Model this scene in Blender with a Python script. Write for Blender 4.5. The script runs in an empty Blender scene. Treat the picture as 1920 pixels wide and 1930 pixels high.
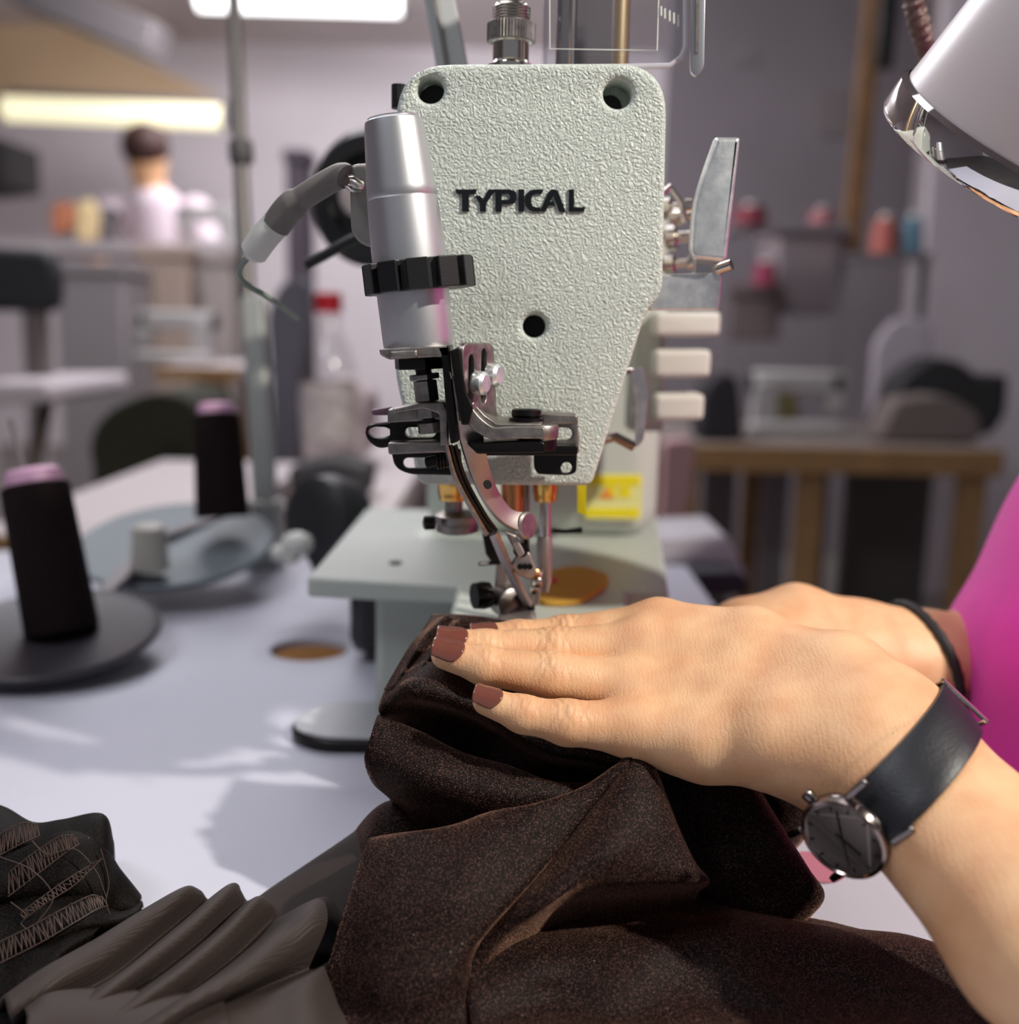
import bpy, bmesh, math, random
import numpy as np
from mathutils import Vector, Matrix

random.seed(7)
rng = np.random.default_rng(7)
scene = bpy.context.scene
COL = scene.collection
V = Vector

# ------------------------------------------------------------------ camera
F_PX, W_PX, H_PX = 2000.0, 1920.0, 1930.0
CAM = V((0.0, 0.0, 0.97))
TABLE_Z = 0.75
PITCH, ROLL = math.radians(10.0), math.radians(1.2)
_f = V((0, math.cos(PITCH), -math.sin(PITCH)))
_r0 = V((1, 0, 0))
_u0 = V((0, math.sin(PITCH), math.cos(PITCH)))
_r = _r0 * math.cos(ROLL) + _u0 * math.sin(ROLL)
_u = _u0 * math.cos(ROLL) - _r0 * math.sin(ROLL)

cam_data = bpy.data.cameras.new('camera')
cam = bpy.data.objects.new('camera', cam_data)
COL.objects.link(cam)
M = Matrix((( _r.x, _u.x, -_f.x, CAM.x), (_r.y, _u.y, -_f.y, CAM.y),
            (_r.z, _u.z, -_f.z, CAM.z), (0, 0, 0, 1)))
cam.matrix_world = M
cam_data.sensor_fit = 'HORIZONTAL'
cam_data.sensor_width = 36.0
cam_data.lens = 36.0 * F_PX / W_PX
cam_data.clip_start = 0.02
cam_data.clip_end = 100
cam_data.dof.use_dof = True
cam_data.dof.focus_distance = 0.376
APERTURE = 0.0072                                  # entrance pupil in metres
cam_data.dof.aperture_fstop = (cam_data.lens / 1000.0) / APERTURE
scene.camera = cam

# ------------------------------------------------------------------ light
scene.view_settings.view_transform = 'Standard'
scene.view_settings.look = 'None'
scene.view_settings.gamma = 1.0
scene.view_settings.use_curve_mapping = False
scene.view_settings.exposure = 0.0

world = bpy.data.worlds.new('world')
scene.world = world
world.use_nodes = True
world.node_tree.nodes['Background'].inputs[0].default_value = (0.78, 0.80, 0.88, 1)
world.node_tree.nodes['Background'].inputs[1].default_value = 0.22

KEY_TARGET = V((0.03, 0.40, 0.93))
KEY_DIR = V((0.64, -0.42, 0.64)).normalized()
def lamp_light(name, kind, loc, target, energy, color, size=0.1, **kw):
    d = bpy.data.lights.new(name, kind)
    o = bpy.data.objects.new(name, d)
    COL.objects.link(o)
    o.location = loc
    o.rotation_euler = (V(target) - V(loc)).to_track_quat('-Z', 'Y').to_euler()
    d.energy = energy
    d.color = color
    if kind == 'AREA':
        d.shape = 'DISK'
        d.size = size
    else:
        d.shadow_soft_size = size
    for k, v in kw.items():
        setattr(d, k, v)
    return o
lamp_light('work_spot', 'SPOT', KEY_TARGET + KEY_DIR * 1.5, KEY_TARGET, 106, (1.0, 0.94, 0.84), 0.03,
           spot_size=math.radians(55), spot_blend=0.5)
# unseen soft fill light, added overhead to the left of the machine
lamp_light('overhead_fill', 'AREA', (-0.8, -0.15, 2.3), (0.0, 0.5, 0.9), 8, (0.90, 0.93, 1.0), 0.5)
# unseen area lights added under the ceiling to brighten the room and back wall
for _i, (_y, _ty, _tz, _e) in enumerate(((1.0, 1.0, 0, 9), (2.8, 3.0, 0, 62), (4.7, 8.0, 1.7, 175))):
    lamp_light('ceiling_fill', 'AREA', (-0.6, _y, 2.84), (-0.6, _ty, _tz), _e, (0.96, 0.95, 1.0), 1.5)

# ------------------------------------------------------------------ pixel -> world helpers
def P(px, py, d):
    """world point seen at photo pixel (px, py), d metres along the viewing axis"""
    return CAM + (_f + _r * ((px - 960.0) / F_PX) - _u * ((py - 965.0) / F_PX)) * d
def Q(px, py, y):
    """world point seen at pixel on the upright plane at world y"""
    v = P(px, py, 1.0) - CAM
    return CAM + v * (y / v.y)
def T(px, py, z=TABLE_Z):
    v = P(px, py, 1.0) - CAM
    return CAM + v * ((z - CAM.z) / v.z)
def MM(px, d):
    return px * d / F_PX

# ------------------------------------------------------------------ materials
def srgb(*c):
    return tuple(((x / 255.0) / 12.92 if x / 255.0 <= 0.04045 else ((x / 255.0 + 0.055) / 1.055) ** 2.4) for x in c)

MATS = {}
def mat(name, color, rough=0.5, metal=0.0, bump=None, var=None, emit=None, **kw):
    """procedural Principled material; bump=(scale,strength,distance,kind), var=(scale,amount)"""
    if name in MATS:
        return MATS[name]
    m = bpy.data.materials.new(name)
    m.use_nodes = True
    nt = m.node_tree
    b = nt.nodes['Principled BSDF']
    b.inputs['Base Color'].default_value = (*color, 1)
    b.inputs['Roughness'].default_value = rough
    b.inputs['Metallic'].default_value = metal
    tc = nt.nodes.new('ShaderNodeTexCoord')
    if var:
        n = nt.nodes.new('ShaderNodeTexNoise')
        n.inputs['Scale'].default_value = var[0]
        n.inputs['Detail'].default_value = 4
        nt.links.new(tc.outputs['Object'], n.inputs['Vector'])
        r = nt.nodes.new('ShaderNodeValToRGB')
        a = var[1]
        r.color_ramp.elements[0].position = 0.3
        r.color_ramp.elements[1].position = 0.7
        r.color_ramp.elements[0].color = (*[max(0, c * (1 - a)) for c in color], 1)
        r.color_ramp.elements[1].color = (*[min(1, c * (1 + a)) for c in color], 1)
        nt.links.new(n.outputs['Fac'], r.inputs['Fac'])
        nt.links.new(r.outputs['Color'], b.inputs['Base Color'])
    if bump:
        kind = bump[3] if len(bump) > 3 else 'noise'
        if kind == 'noise':
            n = nt.nodes.new('ShaderNodeTexNoise')
            n.inputs['Scale'].default_value = bump[0]
            n.inputs['Detail'].default_value = 3
            out = n.outputs['Fac']
        else:
            n = nt.nodes.new('ShaderNodeTexVoronoi')
            n.inputs['Scale'].default_value = bump[0]
            out = n.outputs['Distance']
        nt.links.new(tc.outputs['Object'], n.inputs['Vector'])
        bp = nt.nodes.new('ShaderNodeBump')
        bp.inputs['Strength'].default_value = bump[1]
        bp.inputs['Distance'].default_value = bump[2]
        nt.links.new(out, bp.inputs['Height'])
        nt.links.new(bp.outputs['Normal'], b.inputs['Normal'])
    if emit:
        b.inputs['Emission Color'].default_value = (*emit[0], 1)
        b.inputs['Emission Strength'].default_value = emit[1]
    for k, v in kw.items():
        k2 = k.replace('_', ' ')
        if k2 in b.inputs:
            b.inputs[k2].default_value = v
    MATS[name] = m
    return m

def clear_mat(name, tint, gloss=0.10, rough=0.05):
    m = bpy.data.materials.new(name)
    m.use_nodes = True
    nt = m.node_tree
    nt.nodes.remove(nt.nodes['Principled BSDF'])
    t = nt.nodes.new('ShaderNodeBsdfTransparent')
    t.inputs[0].default_value = (*tint, 1)
    g = nt.nodes.new('ShaderNodeBsdfGlossy')
    g.inputs['Roughness'].default_value = rough
    fr = nt.nodes.new('ShaderNodeFresnel')
    fr.inputs['IOR'].default_value = 1.35
    mul = nt.nodes.new('ShaderNodeMath'); mul.operation = 'ADD'
    mul.inputs[1].default_value = gloss
    mul.use_clamp = True
    ge = nt.nodes.new('ShaderNodeNewGeometry')
    bf = nt.nodes.new('ShaderNodeMath'); bf.operation = 'SUBTRACT'; bf.inputs[0].default_value = 1.0
    nt.links.new(ge.outputs['Backfacing'], bf.inputs[1])
    fm = nt.nodes.new('ShaderNodeMath'); fm.operation = 'MULTIPLY'
    nt.links.new(fr.outputs[0], fm.inputs[0]); nt.links.new(bf.outputs[0], fm.inputs[1])
    nt.links.new(fm.outputs[0], mul.inputs[0])
    mx = nt.nodes.new('ShaderNodeMixShader')
    nt.links.new(mul.outputs[0], mx.inputs[0])
    nt.links.new(t.outputs[0], mx.inputs[1])
    nt.links.new(g.outputs[0], mx.inputs[2])
    nt.links.new(mx.outputs[0], nt.nodes['Material Output'].inputs[0])
    MATS[name] = m
    return m

# ------------------------------------------------------------------ object helpers
def tag(o, label=None, cat=None, group=None, kind=None):
    if label: o['label'] = label
    if cat: o['category'] = cat
    if group: o['group'] = group
    if kind: o['kind'] = kind
    return o

def thing(name, loc, label, cat, group=None):
    o = bpy.data.objects.new(name, None)
    o.empty_display_size = 0.02
    COL.objects.link(o)
    o.location = loc
    return tag(o, label, cat, group)

def put(o, parent):
    if parent is not None:
        o.parent = parent
        if parent.type == 'EMPTY':
            o.matrix_parent_inverse = Matrix.Translation(-V(parent.location))
    return o

def add(name, verts, faces, m, parent=None, smooth=True, angle=35, bevel=0.0, seg=2, sub=0, solid=0.0):
    me = bpy.data.meshes.new(name)
    me.from_pydata([tuple(v) for v in verts], [], faces)
    me.validate()
    me.update()
    o = bpy.data.objects.new(name, me)
    COL.objects.link(o)
    if m is not None:
        me.materials.append(m)
    bm = bmesh.new(); bm.from_mesh(me)
    bmesh.ops.recalc_face_normals(bm, faces=bm.faces)
    bm.to_mesh(me); bm.free()
    if smooth:
        me.polygons.foreach_set('use_smooth', [True] * len(me.polygons))
        if angle < 180:
            me.set_sharp_from_angle(angle=math.radians(angle))
    if solid:
        s = o.modifiers.new('solid', 'SOLIDIFY'); s.thickness = solid; s.offset = 0
    if bevel:
        b = o.modifiers.new('bevel', 'BEVEL'); b.width = bevel; b.segments = seg
        b.limit_method = 'ANGLE'; b.angle_limit = math.radians(40)
    if sub:
        s = o.modifiers.new('sub', 'SUBSURF'); s.levels = sub; s.render_levels = sub
    return put(o, parent)

class MB:
    """collects shapes into one mesh"""
    def __init__(self): self.v = []; self.f = []
    def geo(self, v, f):
        k = len(self.v)
        self.v += [V(p) for p in v]
        self.f += [tuple(i + k for i in q) for q in f]
        return self
    def prism(self, pts, off):
        n = len(pts); off = V(off)
        v = [V(p) for p in pts] + [V(p) + off for p in pts]
        f = [tuple(range(n)), tuple(range(2 * n - 1, n - 1, -1))]
        f += [(i, (i + 1) % n, n + (i + 1) % n, n + i) for i in range(n)]
        return self.geo(v, f)
    def box(self, lo, hi):
        x0, y0, z0 = lo; x1, y1, z1 = hi
        return self.prism([(x0, y0, z0), (x1, y0, z0), (x1, y1, z0), (x0, y1, z0)], (0, 0, z1 - z0))
    def bar(self, a, b, w, h, up=(0, 0, 1)):
        a = V(a); b = V(b); d = (b - a).normalized()
        s = d.cross(V(up))
        if s.length < 1e-4: s = d.cross(V((0, 1, 0)))
        s.normalize(); t = s.cross(d).normalized()
        q = [a + s * (w / 2 * i) + t * (h / 2 * j) for i, j in ((-1, -1), (1, -1), (1, 1), (-1, 1))]
        return self.prism(q, b - a)
    def tube(self, pts, rad, n=10, caps=True):
        pts = [V(p) for p in pts]
        if not hasattr(rad, '__len__'): rad = [rad] * len(pts)
        k = len(pts); v = []; f = []
        t0 = (pts[1] - pts[0]).normalized()
        s = t0.orthogonal().normalized()
        for i in range(k):
            t = (pts[min(i + 1, k - 1)] - pts[max(i - 1, 0)]).normalized()
            s = (s - t * s.dot(t)).normalized()
            b = t.cross(s)
            for j in range(n):
                a = 2 * math.pi * j / n
                v.append(pts[i] + (s * math.cos(a) + b * math.sin(a)) * rad[i])
        for i in range(k - 1):
            for j in range(n):
                f.append((i * n + j, i * n + (j + 1) % n, (i + 1) * n + (j + 1) % n, (i + 1) * n + j))
        if caps:
            f += [tuple(range(n - 1, -1, -1)), tuple(range((k - 1) * n, k * n))]
        return self.geo(v, f)
    def lathe(self, prof, base, axis, n=32, caps=True):
        """prof: (height along axis, radius)"""
        axis = V(axis).normalized(); s = axis.orthogonal().normalized(); b = axis.cross(s)
        v = []; f = []; k = len(prof)
        for h, r in prof:
            for j in range(n):
                a = 2 * math.pi * j / n
                v.append(V(base) + axis * h + (s * math.cos(a) + b * math.sin(a)) * max(r, 1e-6))
        for i in range(k - 1):
            for j in range(n):
                f.append((i * n + j, i * n + (j + 1) % n, (i + 1) * n + (j + 1) % n, (i + 1) * n + j))
        if caps:
            f += [tuple(range(n - 1, -1, -1)), tuple(range((k - 1) * n, k * n))]
        return self.geo(v, f)
    def ball(self, c, r, sc=(1, 1, 1), n=16, m=10):
        v = []; f = []
        for i in range(m + 1):
            th = math.pi * i / m
            for j in range(n):
                a = 2 * math.pi * j / n
                v.append(V(c) + V((math.sin(th) * math.cos(a) * r * sc[0], math.sin(th) * math.sin(a) * r * sc[1], math.cos(th) * r * sc[2])))
        for i in range(m):
            for j in range(n):
                f.append((i * n + j, i * n + (j + 1) % n, (i + 1) * n + (j + 1) % n, (i + 1) * n + j))
        return self.geo(v, f)
    def build(self, name, m, parent=None, **kw):
        return add(name, self.v, self.f, m, parent, **kw)

def curve_plate(name, loops, origin, ax, ay, az, half, bevel, m, parent=None, res=3):
    """flat plate with holes: loops are lists of (u, v) in metres, first the outline. half = half thickness"""
    cu = bpy.data.curves.new('tmp', 'CURVE')
    cu.dimensions = '2D'; cu.fill_mode = 'BOTH'
    cu.extrude = max(half - bevel, 0.00001); cu.bevel_depth = bevel; cu.bevel_resolution = res
    cu.offset = -bevel
    for lp in loops:
        lp = [q for i, q in enumerate(lp) if (q[0] - lp[i - 1][0]) ** 2 + (q[1] - lp[i - 1][1]) ** 2 > 1e-9]
        sp = cu.splines.new('POLY'); sp.points.add(len(lp) - 1)
        for p, q in zip(sp.points, lp): p.co = (q[0], q[1], 0, 1)
        sp.use_cyclic_u = True
    co = bpy.data.objects.new('tmp', cu); COL.objects.link(co)
    dg = bpy.context.evaluated_depsgraph_get()
    me = bpy.data.meshes.new_from_object(co.evaluated_get(dg))
    bpy.data.objects.remove(co); bpy.data.curves.remove(cu)
    mx = Matrix((( ax[0], ay[0], az[0], origin[0]), (ax[1], ay[1], az[1], origin[1]),
                 (ax[2], ay[2], az[2], origin[2]), (0, 0, 0, 1)))
    me.transform(mx)
    me.name = name
    bm = bmesh.new(); bm.from_mesh(me)
    bmesh.ops.remove_doubles(bm, verts=bm.verts, dist=1e-6)
    bmesh.ops.recalc_face_normals(bm, faces=bm.faces)
    bm.to_mesh(me); bm.free()
    me.materials.clear(); me.materials.append(m)
    me.polygons.foreach_set('use_smooth', [True] * len(me.polygons))
    me.set_sharp_from_angle(angle=math.radians(40))
    o = bpy.data.objects.new(name, me); COL.objects.link(o)
    return put(o, parent)

def px_plate(name, loops, y, half, bevel, m, parent=None, res=3):
    """plate standing in the plane world y, its outline given by photo pixels at that plane"""
    ls = [[(Q(a, b, y).x, Q(a, b, y).z) for a, b in lp] for lp in loops]
    return curve_plate(name, ls, (0, y, 0), (1, 0, 0), (0, 0, 1), (0, -1, 0), half, bevel, m, parent, res)

def circ(cx, cy, r, n=20, ry=None):
    ry = ry or r
    return [(cx + r * math.cos(2 * math.pi * i / n), cy + ry * math.sin(2 * math.pi * i / n)) for i in range(n)]
def slot(x0, x1, y, r, n=8):
    a = [(x1 + r * math.cos(t), y + r * math.sin(t)) for t in np.linspace(-math.pi / 2, math.pi / 2, n)]
    b = [(x0 + r * math.cos(t), y + r * math.sin(t)) for t in np.linspace(math.pi / 2, 3 * math.pi / 2, n)]
    return a + b
def rounded(pts, rads, n=6):
    """polygon with rounded corners"""
    out = []; k = len(pts)
    if not hasattr(rads, '__len__'): rads = [rads] * k
    for i in range(k):
        p = V((*pts[i], 0)); a = V((*pts[i - 1], 0)); b = V((*pts[(i + 1) % k], 0)); r = rads[i]
        if r <= 0: out.append((p.x, p.y)); continue
        u = (a - p); w = (b - p)
        d = min(r, u.length * 0.49, w.length * 0.49)
        s = p + u.normalized() * d; e = p + w.normalized() * d
        for t in np.linspace(0, 1, n):
            q = s * (1 - t) ** 2 + p * (2 * t * (1 - t)) + e * t ** 2
            out.append((q.x, q.y))
    return out
def crom(pts, n):
    """Catmull-Rom through 3D points, n samples per span"""
    p = [V(q) for q in pts]; p = [p[0] * 2 - p[1]] + p + [p[-1] * 2 - p[-2]]
    out = []
    for i in range(1, len(p) - 2):
        for k in range(n):
            t = k / n
            out.append(0.5 * ((2 * p[i]) + (p[i + 1] - p[i - 1]) * t + (2 * p[i - 1] - 5 * p[i] + 4 * p[i + 1] - p[i + 2]) * t * t
                              + (3 * p[i] - p[i - 1] - 3 * p[i + 1] + p[i + 2]) * t ** 3))
    out.append(p[-2])
    return out

# ------------------------------------------------------------------ signed distance modelling for bodies
def seg_d(p, a, b, ra, rb):
    a = np.array(a, np.float32); b = np.array(b, np.float32)
    ab = b - a; L = float(ab @ ab) + 1e-12
    t = np.clip(((p - a) @ ab) / L, 0, 1)
    return np.linalg.norm(p - a - t[:, None] * ab, axis=1) - (ra + t * (rb - ra))
def smin(a, b, k):
    h = np.maximum(k - np.abs(a - b), 0) / k
    return np.minimum(a, b) - h * h * k * 0.25
def chain_d(p, pts, k):
    d = None
    for (a, ra), (b, rb) in zip(pts[:-1], pts[1:]):
        s = seg_d(p, a, b, ra, rb)
        d = s if d is None else smin(d, s, k)
    return d
def surface_net(field, lo, hi, h):
    """dual mesh of field == 0 on a box, fine only near the surface"""
    lo = np.array(lo, float); hi = np.array(hi, float)
    n = np.maximum(np.ceil((hi - lo) / h / 4).astype(int) * 4, 8)
    gc = n // 4 + 1
    ax = [lo[i] + np.arange(gc[i]) * h * 4 for i in range(3)]
    g = np.stack(np.meshgrid(*ax, indexing='ij'), -1).reshape(-1, 3).astype(np.float32)
    dc = np.empty(len(g), np.float32)
    for s in range(0, len(g), 400000): dc[s:s + 400000] = field(g[s:s + 400000])
    dc = dc.reshape(gc)
    near = np.abs(dc) < h * 4 * 1.9
    blk = near[:-1, :-1, :-1].copy()
    for dx in (0, 1):
        for dy in (0, 1):
            for dz in (0, 1):
                blk |= near[dx:gc[0] - 1 + dx, dy:gc[1] - 1 + dy, dz:gc[2] - 1 + dz]
    full = np.repeat(np.repeat(np.repeat(dc[:-1, :-1, :-1], 4, 0), 4, 1), 4, 2).astype(np.float32)
    mask = np.repeat(np.repeat(np.repeat(blk, 4, 0), 4, 1), 4, 2)
    idx = np.argwhere(mask)
    pts = (lo + idx * h).astype(np.float32)
    val = np.empty(len(pts), np.float32)
    for s in range(0, len(pts), 400000): val[s:s + 400000] = field(pts[s:s + 400000])
    full[mask] = val
    D = full; S = D < 0
    nx, ny, nz = D.shape
    c = [(i, j, k) for i in (0, 1) for j in (0, 1) for k in (0, 1)]
    cnt = np.zeros((nx - 1, ny - 1, nz - 1), np.int8)
    for i, j, k in c: cnt += S[i:nx - 1 + i, j:ny - 1 + j, k:nz - 1 + k]
    act = (cnt > 0) & (cnt < 8)
    cells = np.argwhere(act)
    vid = -np.ones(act.shape, np.int64); vid[act] = np.arange(len(cells))
    acc = np.zeros((len(cells), 3)); num = np.zeros(len(cells))
    for a in range(8):
        for b in range(a + 1, 8):
            ca, cb = np.array(c[a]), np.array(c[b])
            if np.abs(ca - cb).sum() != 1: continue
            da = D[tuple((cells + ca).T)]; db = D[tuple((cells + cb).T)]
            x = (da < 0) != (db < 0)
            t = da[x] / (da[x] - db[x])
            acc[x] += cells[x] + ca + (cb - ca) * t[:, None]; num[x] += 1
    verts = lo + acc / num[:, None] * h
    for _ in range(2):                                     # settle on the true surface
        e = h * 0.5; g = np.empty_like(verts)
        v32 = verts.astype(np.float32); f0 = field(v32)
        for a in range(3):
            q = v32.copy(); q[:, a] += e
            g[:, a] = (field(q) - f0) / e
        verts = verts - g * (np.clip(f0, -h, h) / np.maximum((g * g).sum(1), 0.2))[:, None]
    faces = []
    for a in range(3):
        b, d = (a + 1) % 3, (a + 2) % 3
        sl0 = [slice(None)] * 3; sl1 = [slice(None)] * 3
        sl0[a] = slice(0, -1); sl1[a] = slice(1, None)
        cr = S[tuple(sl0)] != S[tuple(sl1)]
        ed = np.argwhere(cr)
        ok = (ed[:, b] > 0) & (ed[:, d] > 0) & (ed[:, b] < D.shape[b] - 1) & (ed[:, d] < D.shape[d] - 1)
        ed = ed[ok]
        q = []
        for ob, od in ((-1, -1), (0, -1), (0, 0), (-1, 0)):
            cc = ed.copy(); cc[:, b] += ob; cc[:, d] += od
            q.append(vid[tuple(cc.T)])
        q = np.stack(q, 1)
        flip = ~S[tuple(ed.T)]
        q[flip] = q[flip][:, ::-1]
        faces.append(q)
    faces = np.concatenate(faces)
    faces = faces[(faces >= 0).all(1)]
    return verts, faces
def mesh_np(name, verts, faces, m, parent=None):
    me = bpy.data.meshes.new(name)
    me.vertices.add(len(verts)); me.vertices.foreach_set('co', np.asarray(verts, np.float32).ravel())
    k = faces.shape[1]
    me.loops.add(faces.size); me.loops.foreach_set('vertex_index', faces.ravel().astype(np.int32))
    me.polygons.add(len(faces)); me.polygons.foreach_set('loop_start', np.arange(0, faces.size, k, dtype=np.int32))
    me.update(); me.validate()
    me.polygons.foreach_set('use_smooth', [True] * len(me.polygons))
    me.materials.append(m)
    o = bpy.data.objects.new(name, me); COL.objects.link(o)
    return put(o, parent)
# ------------------------------------------------------------------ materials used across the scene
m_cream = mat('machine_enamel', srgb(192, 199, 190), 0.42, 0, None)
def textured_enamel():
    m = bpy.data.materials.new('wrinkle_enamel'); m.use_nodes = True
    nt = m.node_tree; b = nt.nodes['Principled BSDF']
    b.inputs['Base Color'].default_value = (*srgb(206, 214, 206), 1)
    b.inputs['Roughness'].default_value = 0.38
    tc = nt.nodes.new('ShaderNodeTexCoord')
    n0 = nt.nodes.new('ShaderNodeTexNoise'); n0.inputs['Scale'].default_value = 280; n0.inputs['Detail'].default_value = 2
    mixv = nt.nodes.new('ShaderNodeMixRGB'); mixv.blend_type = 'ADD'; mixv.inputs[0].default_value = 0.0022
    nt.links.new(tc.outputs['Object'], n0.inputs['Vector'])
    nt.links.new(tc.outputs['Object'], mixv.inputs[1]); nt.links.new(n0.outputs['Color'], mixv.inputs[2])
    vo = nt.nodes.new('ShaderNodeTexNoise'); vo.inputs['Scale'].default_value = 560
    vo.inputs['Detail'].default_value = 1.5; vo.inputs['Roughness'].default_value = 0.45
    nt.links.new(mixv.outputs[0], vo.inputs['Vector'])
    # ridged: 1-|2n-1|
    a = nt.nodes.new('ShaderNodeMath'); a.operation = 'MULTIPLY_ADD'; a.inputs[1].default_value = 2; a.inputs[2].default_value = -1
    nt.links.new(vo.outputs['Fac'], a.inputs[0])
    ab = nt.nodes.new('ShaderNodeMath'); ab.operation = 'ABSOLUTE'; nt.links.new(a.outputs[0], ab.inputs[0])
    pw = nt.nodes.new('ShaderNodeMath'); pw.operation = 'POWER'; pw.inputs[1].default_value = 0.6; nt.links.new(ab.outputs[0], pw.inputs[0])
    bp = nt.nodes.new('ShaderNodeBump'); bp.inputs['Strength'].default_value = 0.75; bp.inputs['Distance'].default_value = 0.0009
    nt.links.new(pw.outputs[0], bp.inputs['Height']); nt.links.new(bp.outputs['Normal'], b.inputs['Normal'])
    return m
m_wrinkle = textured_enamel()
m_steel = mat('dark_nickel_steel', (0.34, 0.31, 0.29), 0.42, 1, (900, 0.12, 0.0002), (300, 0.25))
m_blued = mat('blackened_steel', (0.035, 0.032, 0.032), 0.36, 1, (1200, 0.15, 0.0002))
m_chrome = mat('bright_zinc', (0.80, 0.84, 0.90), 0.34, 0.8, (420, 0.25, 0.0004), (160, 0.2))
m_polish = mat('polished_nickel', (0.70, 0.66, 0.60), 0.12, 1)
m_alu = mat('matt_aluminium', (0.72, 0.73, 0.76), 0.42, 1, (1500, 0.06, 0.0002))
m_mauve = mat('satin_mauve_steel', (0.48, 0.42, 0.40), 0.46, 1, (1400, 0.1, 0.0002))
m_brass = mat('brass', (0.72, 0.45, 0.13), 0.24, 1)
m_copper = mat('copper', (0.75, 0.33, 0.14), 0.3, 1)
m_black = mat('black_plastic', (0.012, 0.012, 0.013), 0.38, 0, (1500, 0.2, 0.0002))
m_grey_rub = mat('grey_tubing', srgb(120, 114, 110), 0.55)
m_white_pl = mat('white_plastic', srgb(225, 225, 218), 0.4)
m_yellow = mat('yellow_label', srgb(232, 218, 20), 0.5)
m_table = mat('white_laminate', srgb(190, 190, 203), 0.55, 0, None, (9, 0.03))
m_tabedge = mat('table_edge', srgb(150, 140, 130), 0.5)
m_wood = mat('varnished_wood', srgb(168, 128, 82), 0.5, 0, (60, 0.1, 0.001), (30, 0.2))
m_floor = mat('concrete_floor', srgb(120, 114, 110), 0.6, 0, None, (3, 0.1))
m_wall = mat('lavender_plaster', srgb(205, 196, 200), 0.8, 0, None, (2, 0.04))
m_ceil = mat('ceiling_paint', srgb(212, 202, 200), 0.8, 0, None, (2, 0.04))
m_beige = mat('warm_lit_beige', srgb(186, 158, 126), 0.7, 0, None, (2, 0.06))
m_greyw = mat('grey_partition', srgb(140, 132, 137), 0.7, 0, None, (2, 0.08))
m_duct = mat('duct_metal', srgb(120, 114, 116), 0.5, 0.3)

# ------------------------------------------------------------------ the room
def slab(name, lo, hi, m, **kw):
    return tag(MB().box(lo, hi).build(name, m, smooth=False), kind='structure')
slab('floor', (-5, -3.5, -0.05), (5, 8.05, 0), m_floor)
slab('wall_back', (-5, 8.0, 0), (5, 8.1, 2.95), m_wall)
slab('wall_left', (-5.1, -3.5, 0), (-5.0, 8.1, 2.95), m_wall)
slab('wall_right', (5.0, -3.5, 0), (5.1, 8.1, 2.95), m_wall)
slab('ceiling', (-5, -3.5, 2.9), (5, 8.05, 2.95), m_ceil)

# added beige panel, far left: warm light on the ceiling put into its colour
a, b = P(-260, 55, 7.2), P(470, 190, 7.2)
o = MB().prism([P(-260, 20, 7.2), P(60, 20, 7.2), P(430, 190, 7.2), P(-260, 190, 7.2)], (0, 0.3, 0)).build('trim_1', m_beige, smooth=False)
tag(o, kind='structure')
# grey partition on the right with a wooden post and a pale end panel
y = 4.6
p0, p1 = Q(1235, 600, y), Q(1700, 600, y)
slab('wall_partition', (p0.x, y, 0), (p1.x, y + 0.08, 2.9), m_greyw)
y = 3.9
p0, p1 = Q(1735, 600, y), Q(2500, 600, y)
slab('wall_end', (p0.x, y, 0), (p1.x, y + 0.08, 2.9), mat('pale_panel', srgb(226, 216, 222), 0.7, 0, None, (2, 0.05)))

# ------------------------------------------------------------------ work table
def make_table():
    t = thing('work_table', (0, 0.6, 0), 'white laminate sewing table under the machine and the brown cloth', 'table')
    tt = 0.03
    hole = T(583, 1222)
    x0, x1, y0, y1 = -0.62, 0.168, 0.08, 0.98
    lp = [[(x0, y0), (x1, y0), (x1, y1), (x0, y1)], [(hole.x + 0.026 * math.cos(i * math.pi / 12), hole.y + 0.026 * math.sin(i * math.pi / 12)) for i in range(24)]]
    curve_plate('table_top', lp, (0, 0, TABLE_Z - tt / 2), (1, 0, 0), (0, 1, 0), (0, 0, 1), tt / 2, 0.002, m_table, t)
    MB().lathe([(0, 0.0262), (0.022, 0.0262)], (hole.x, hole.y, TABLE_Z - 0.028), (0, 0, 1), 24).build('hole_liner', mat('raw_chipboard', srgb(150, 100, 40), 0.8), t)
    for sx in (x0 + 0.08, x1 - 0.08):
        for sy in (y0 + 0.1, y1 - 0.08):
            MB().box((sx - 0.025, sy - 0.025, 0), (sx + 0.025, sy + 0.025, TABLE_Z - tt)).build('leg', m_duct, t, bevel=0.003)
    return t
make_table()
c = T(1535, 1637)
d = MB().lathe([(0.0005, 0.0125), (0.0012, 0.0125)], (c.x, c.y, TABLE_Z), (0, 0, 1), 24).build('marking_sticker', mat('rose_paper', srgb(190, 120, 140), 0.7))
tag(d, 'small round rose coloured paper spot on the white table near the watch', 'sticker')
# ------------------------------------------------------------------ the sewing machine
YF = 0.42
ZB = Q(580, 1088, 0.54).z
sm = thing('sewing_machine', (0.02, 0.62, TABLE_Z), 'cream industrial sewing machine head with edge trimmer over the work table', 'sewing machine')

# faceplate (front plate of the head)
out = rounded([(752, 131), (1252, 128), (1243, 552), (1212, 590), (1112, 910), (790, 908), (772, 800), (746, 700)],
              [100, 98, 26, 40, 16, 20, 60, 60], 9)
px_plate('faceplate', [out, circ(814, 178, 25, 28), circ(1160, 186, 27, 28), circ(1006, 615, 21.5, 28)], YF + 0.006, 0.009, 0.0024, m_wrinkle, sm, 5)
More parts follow.
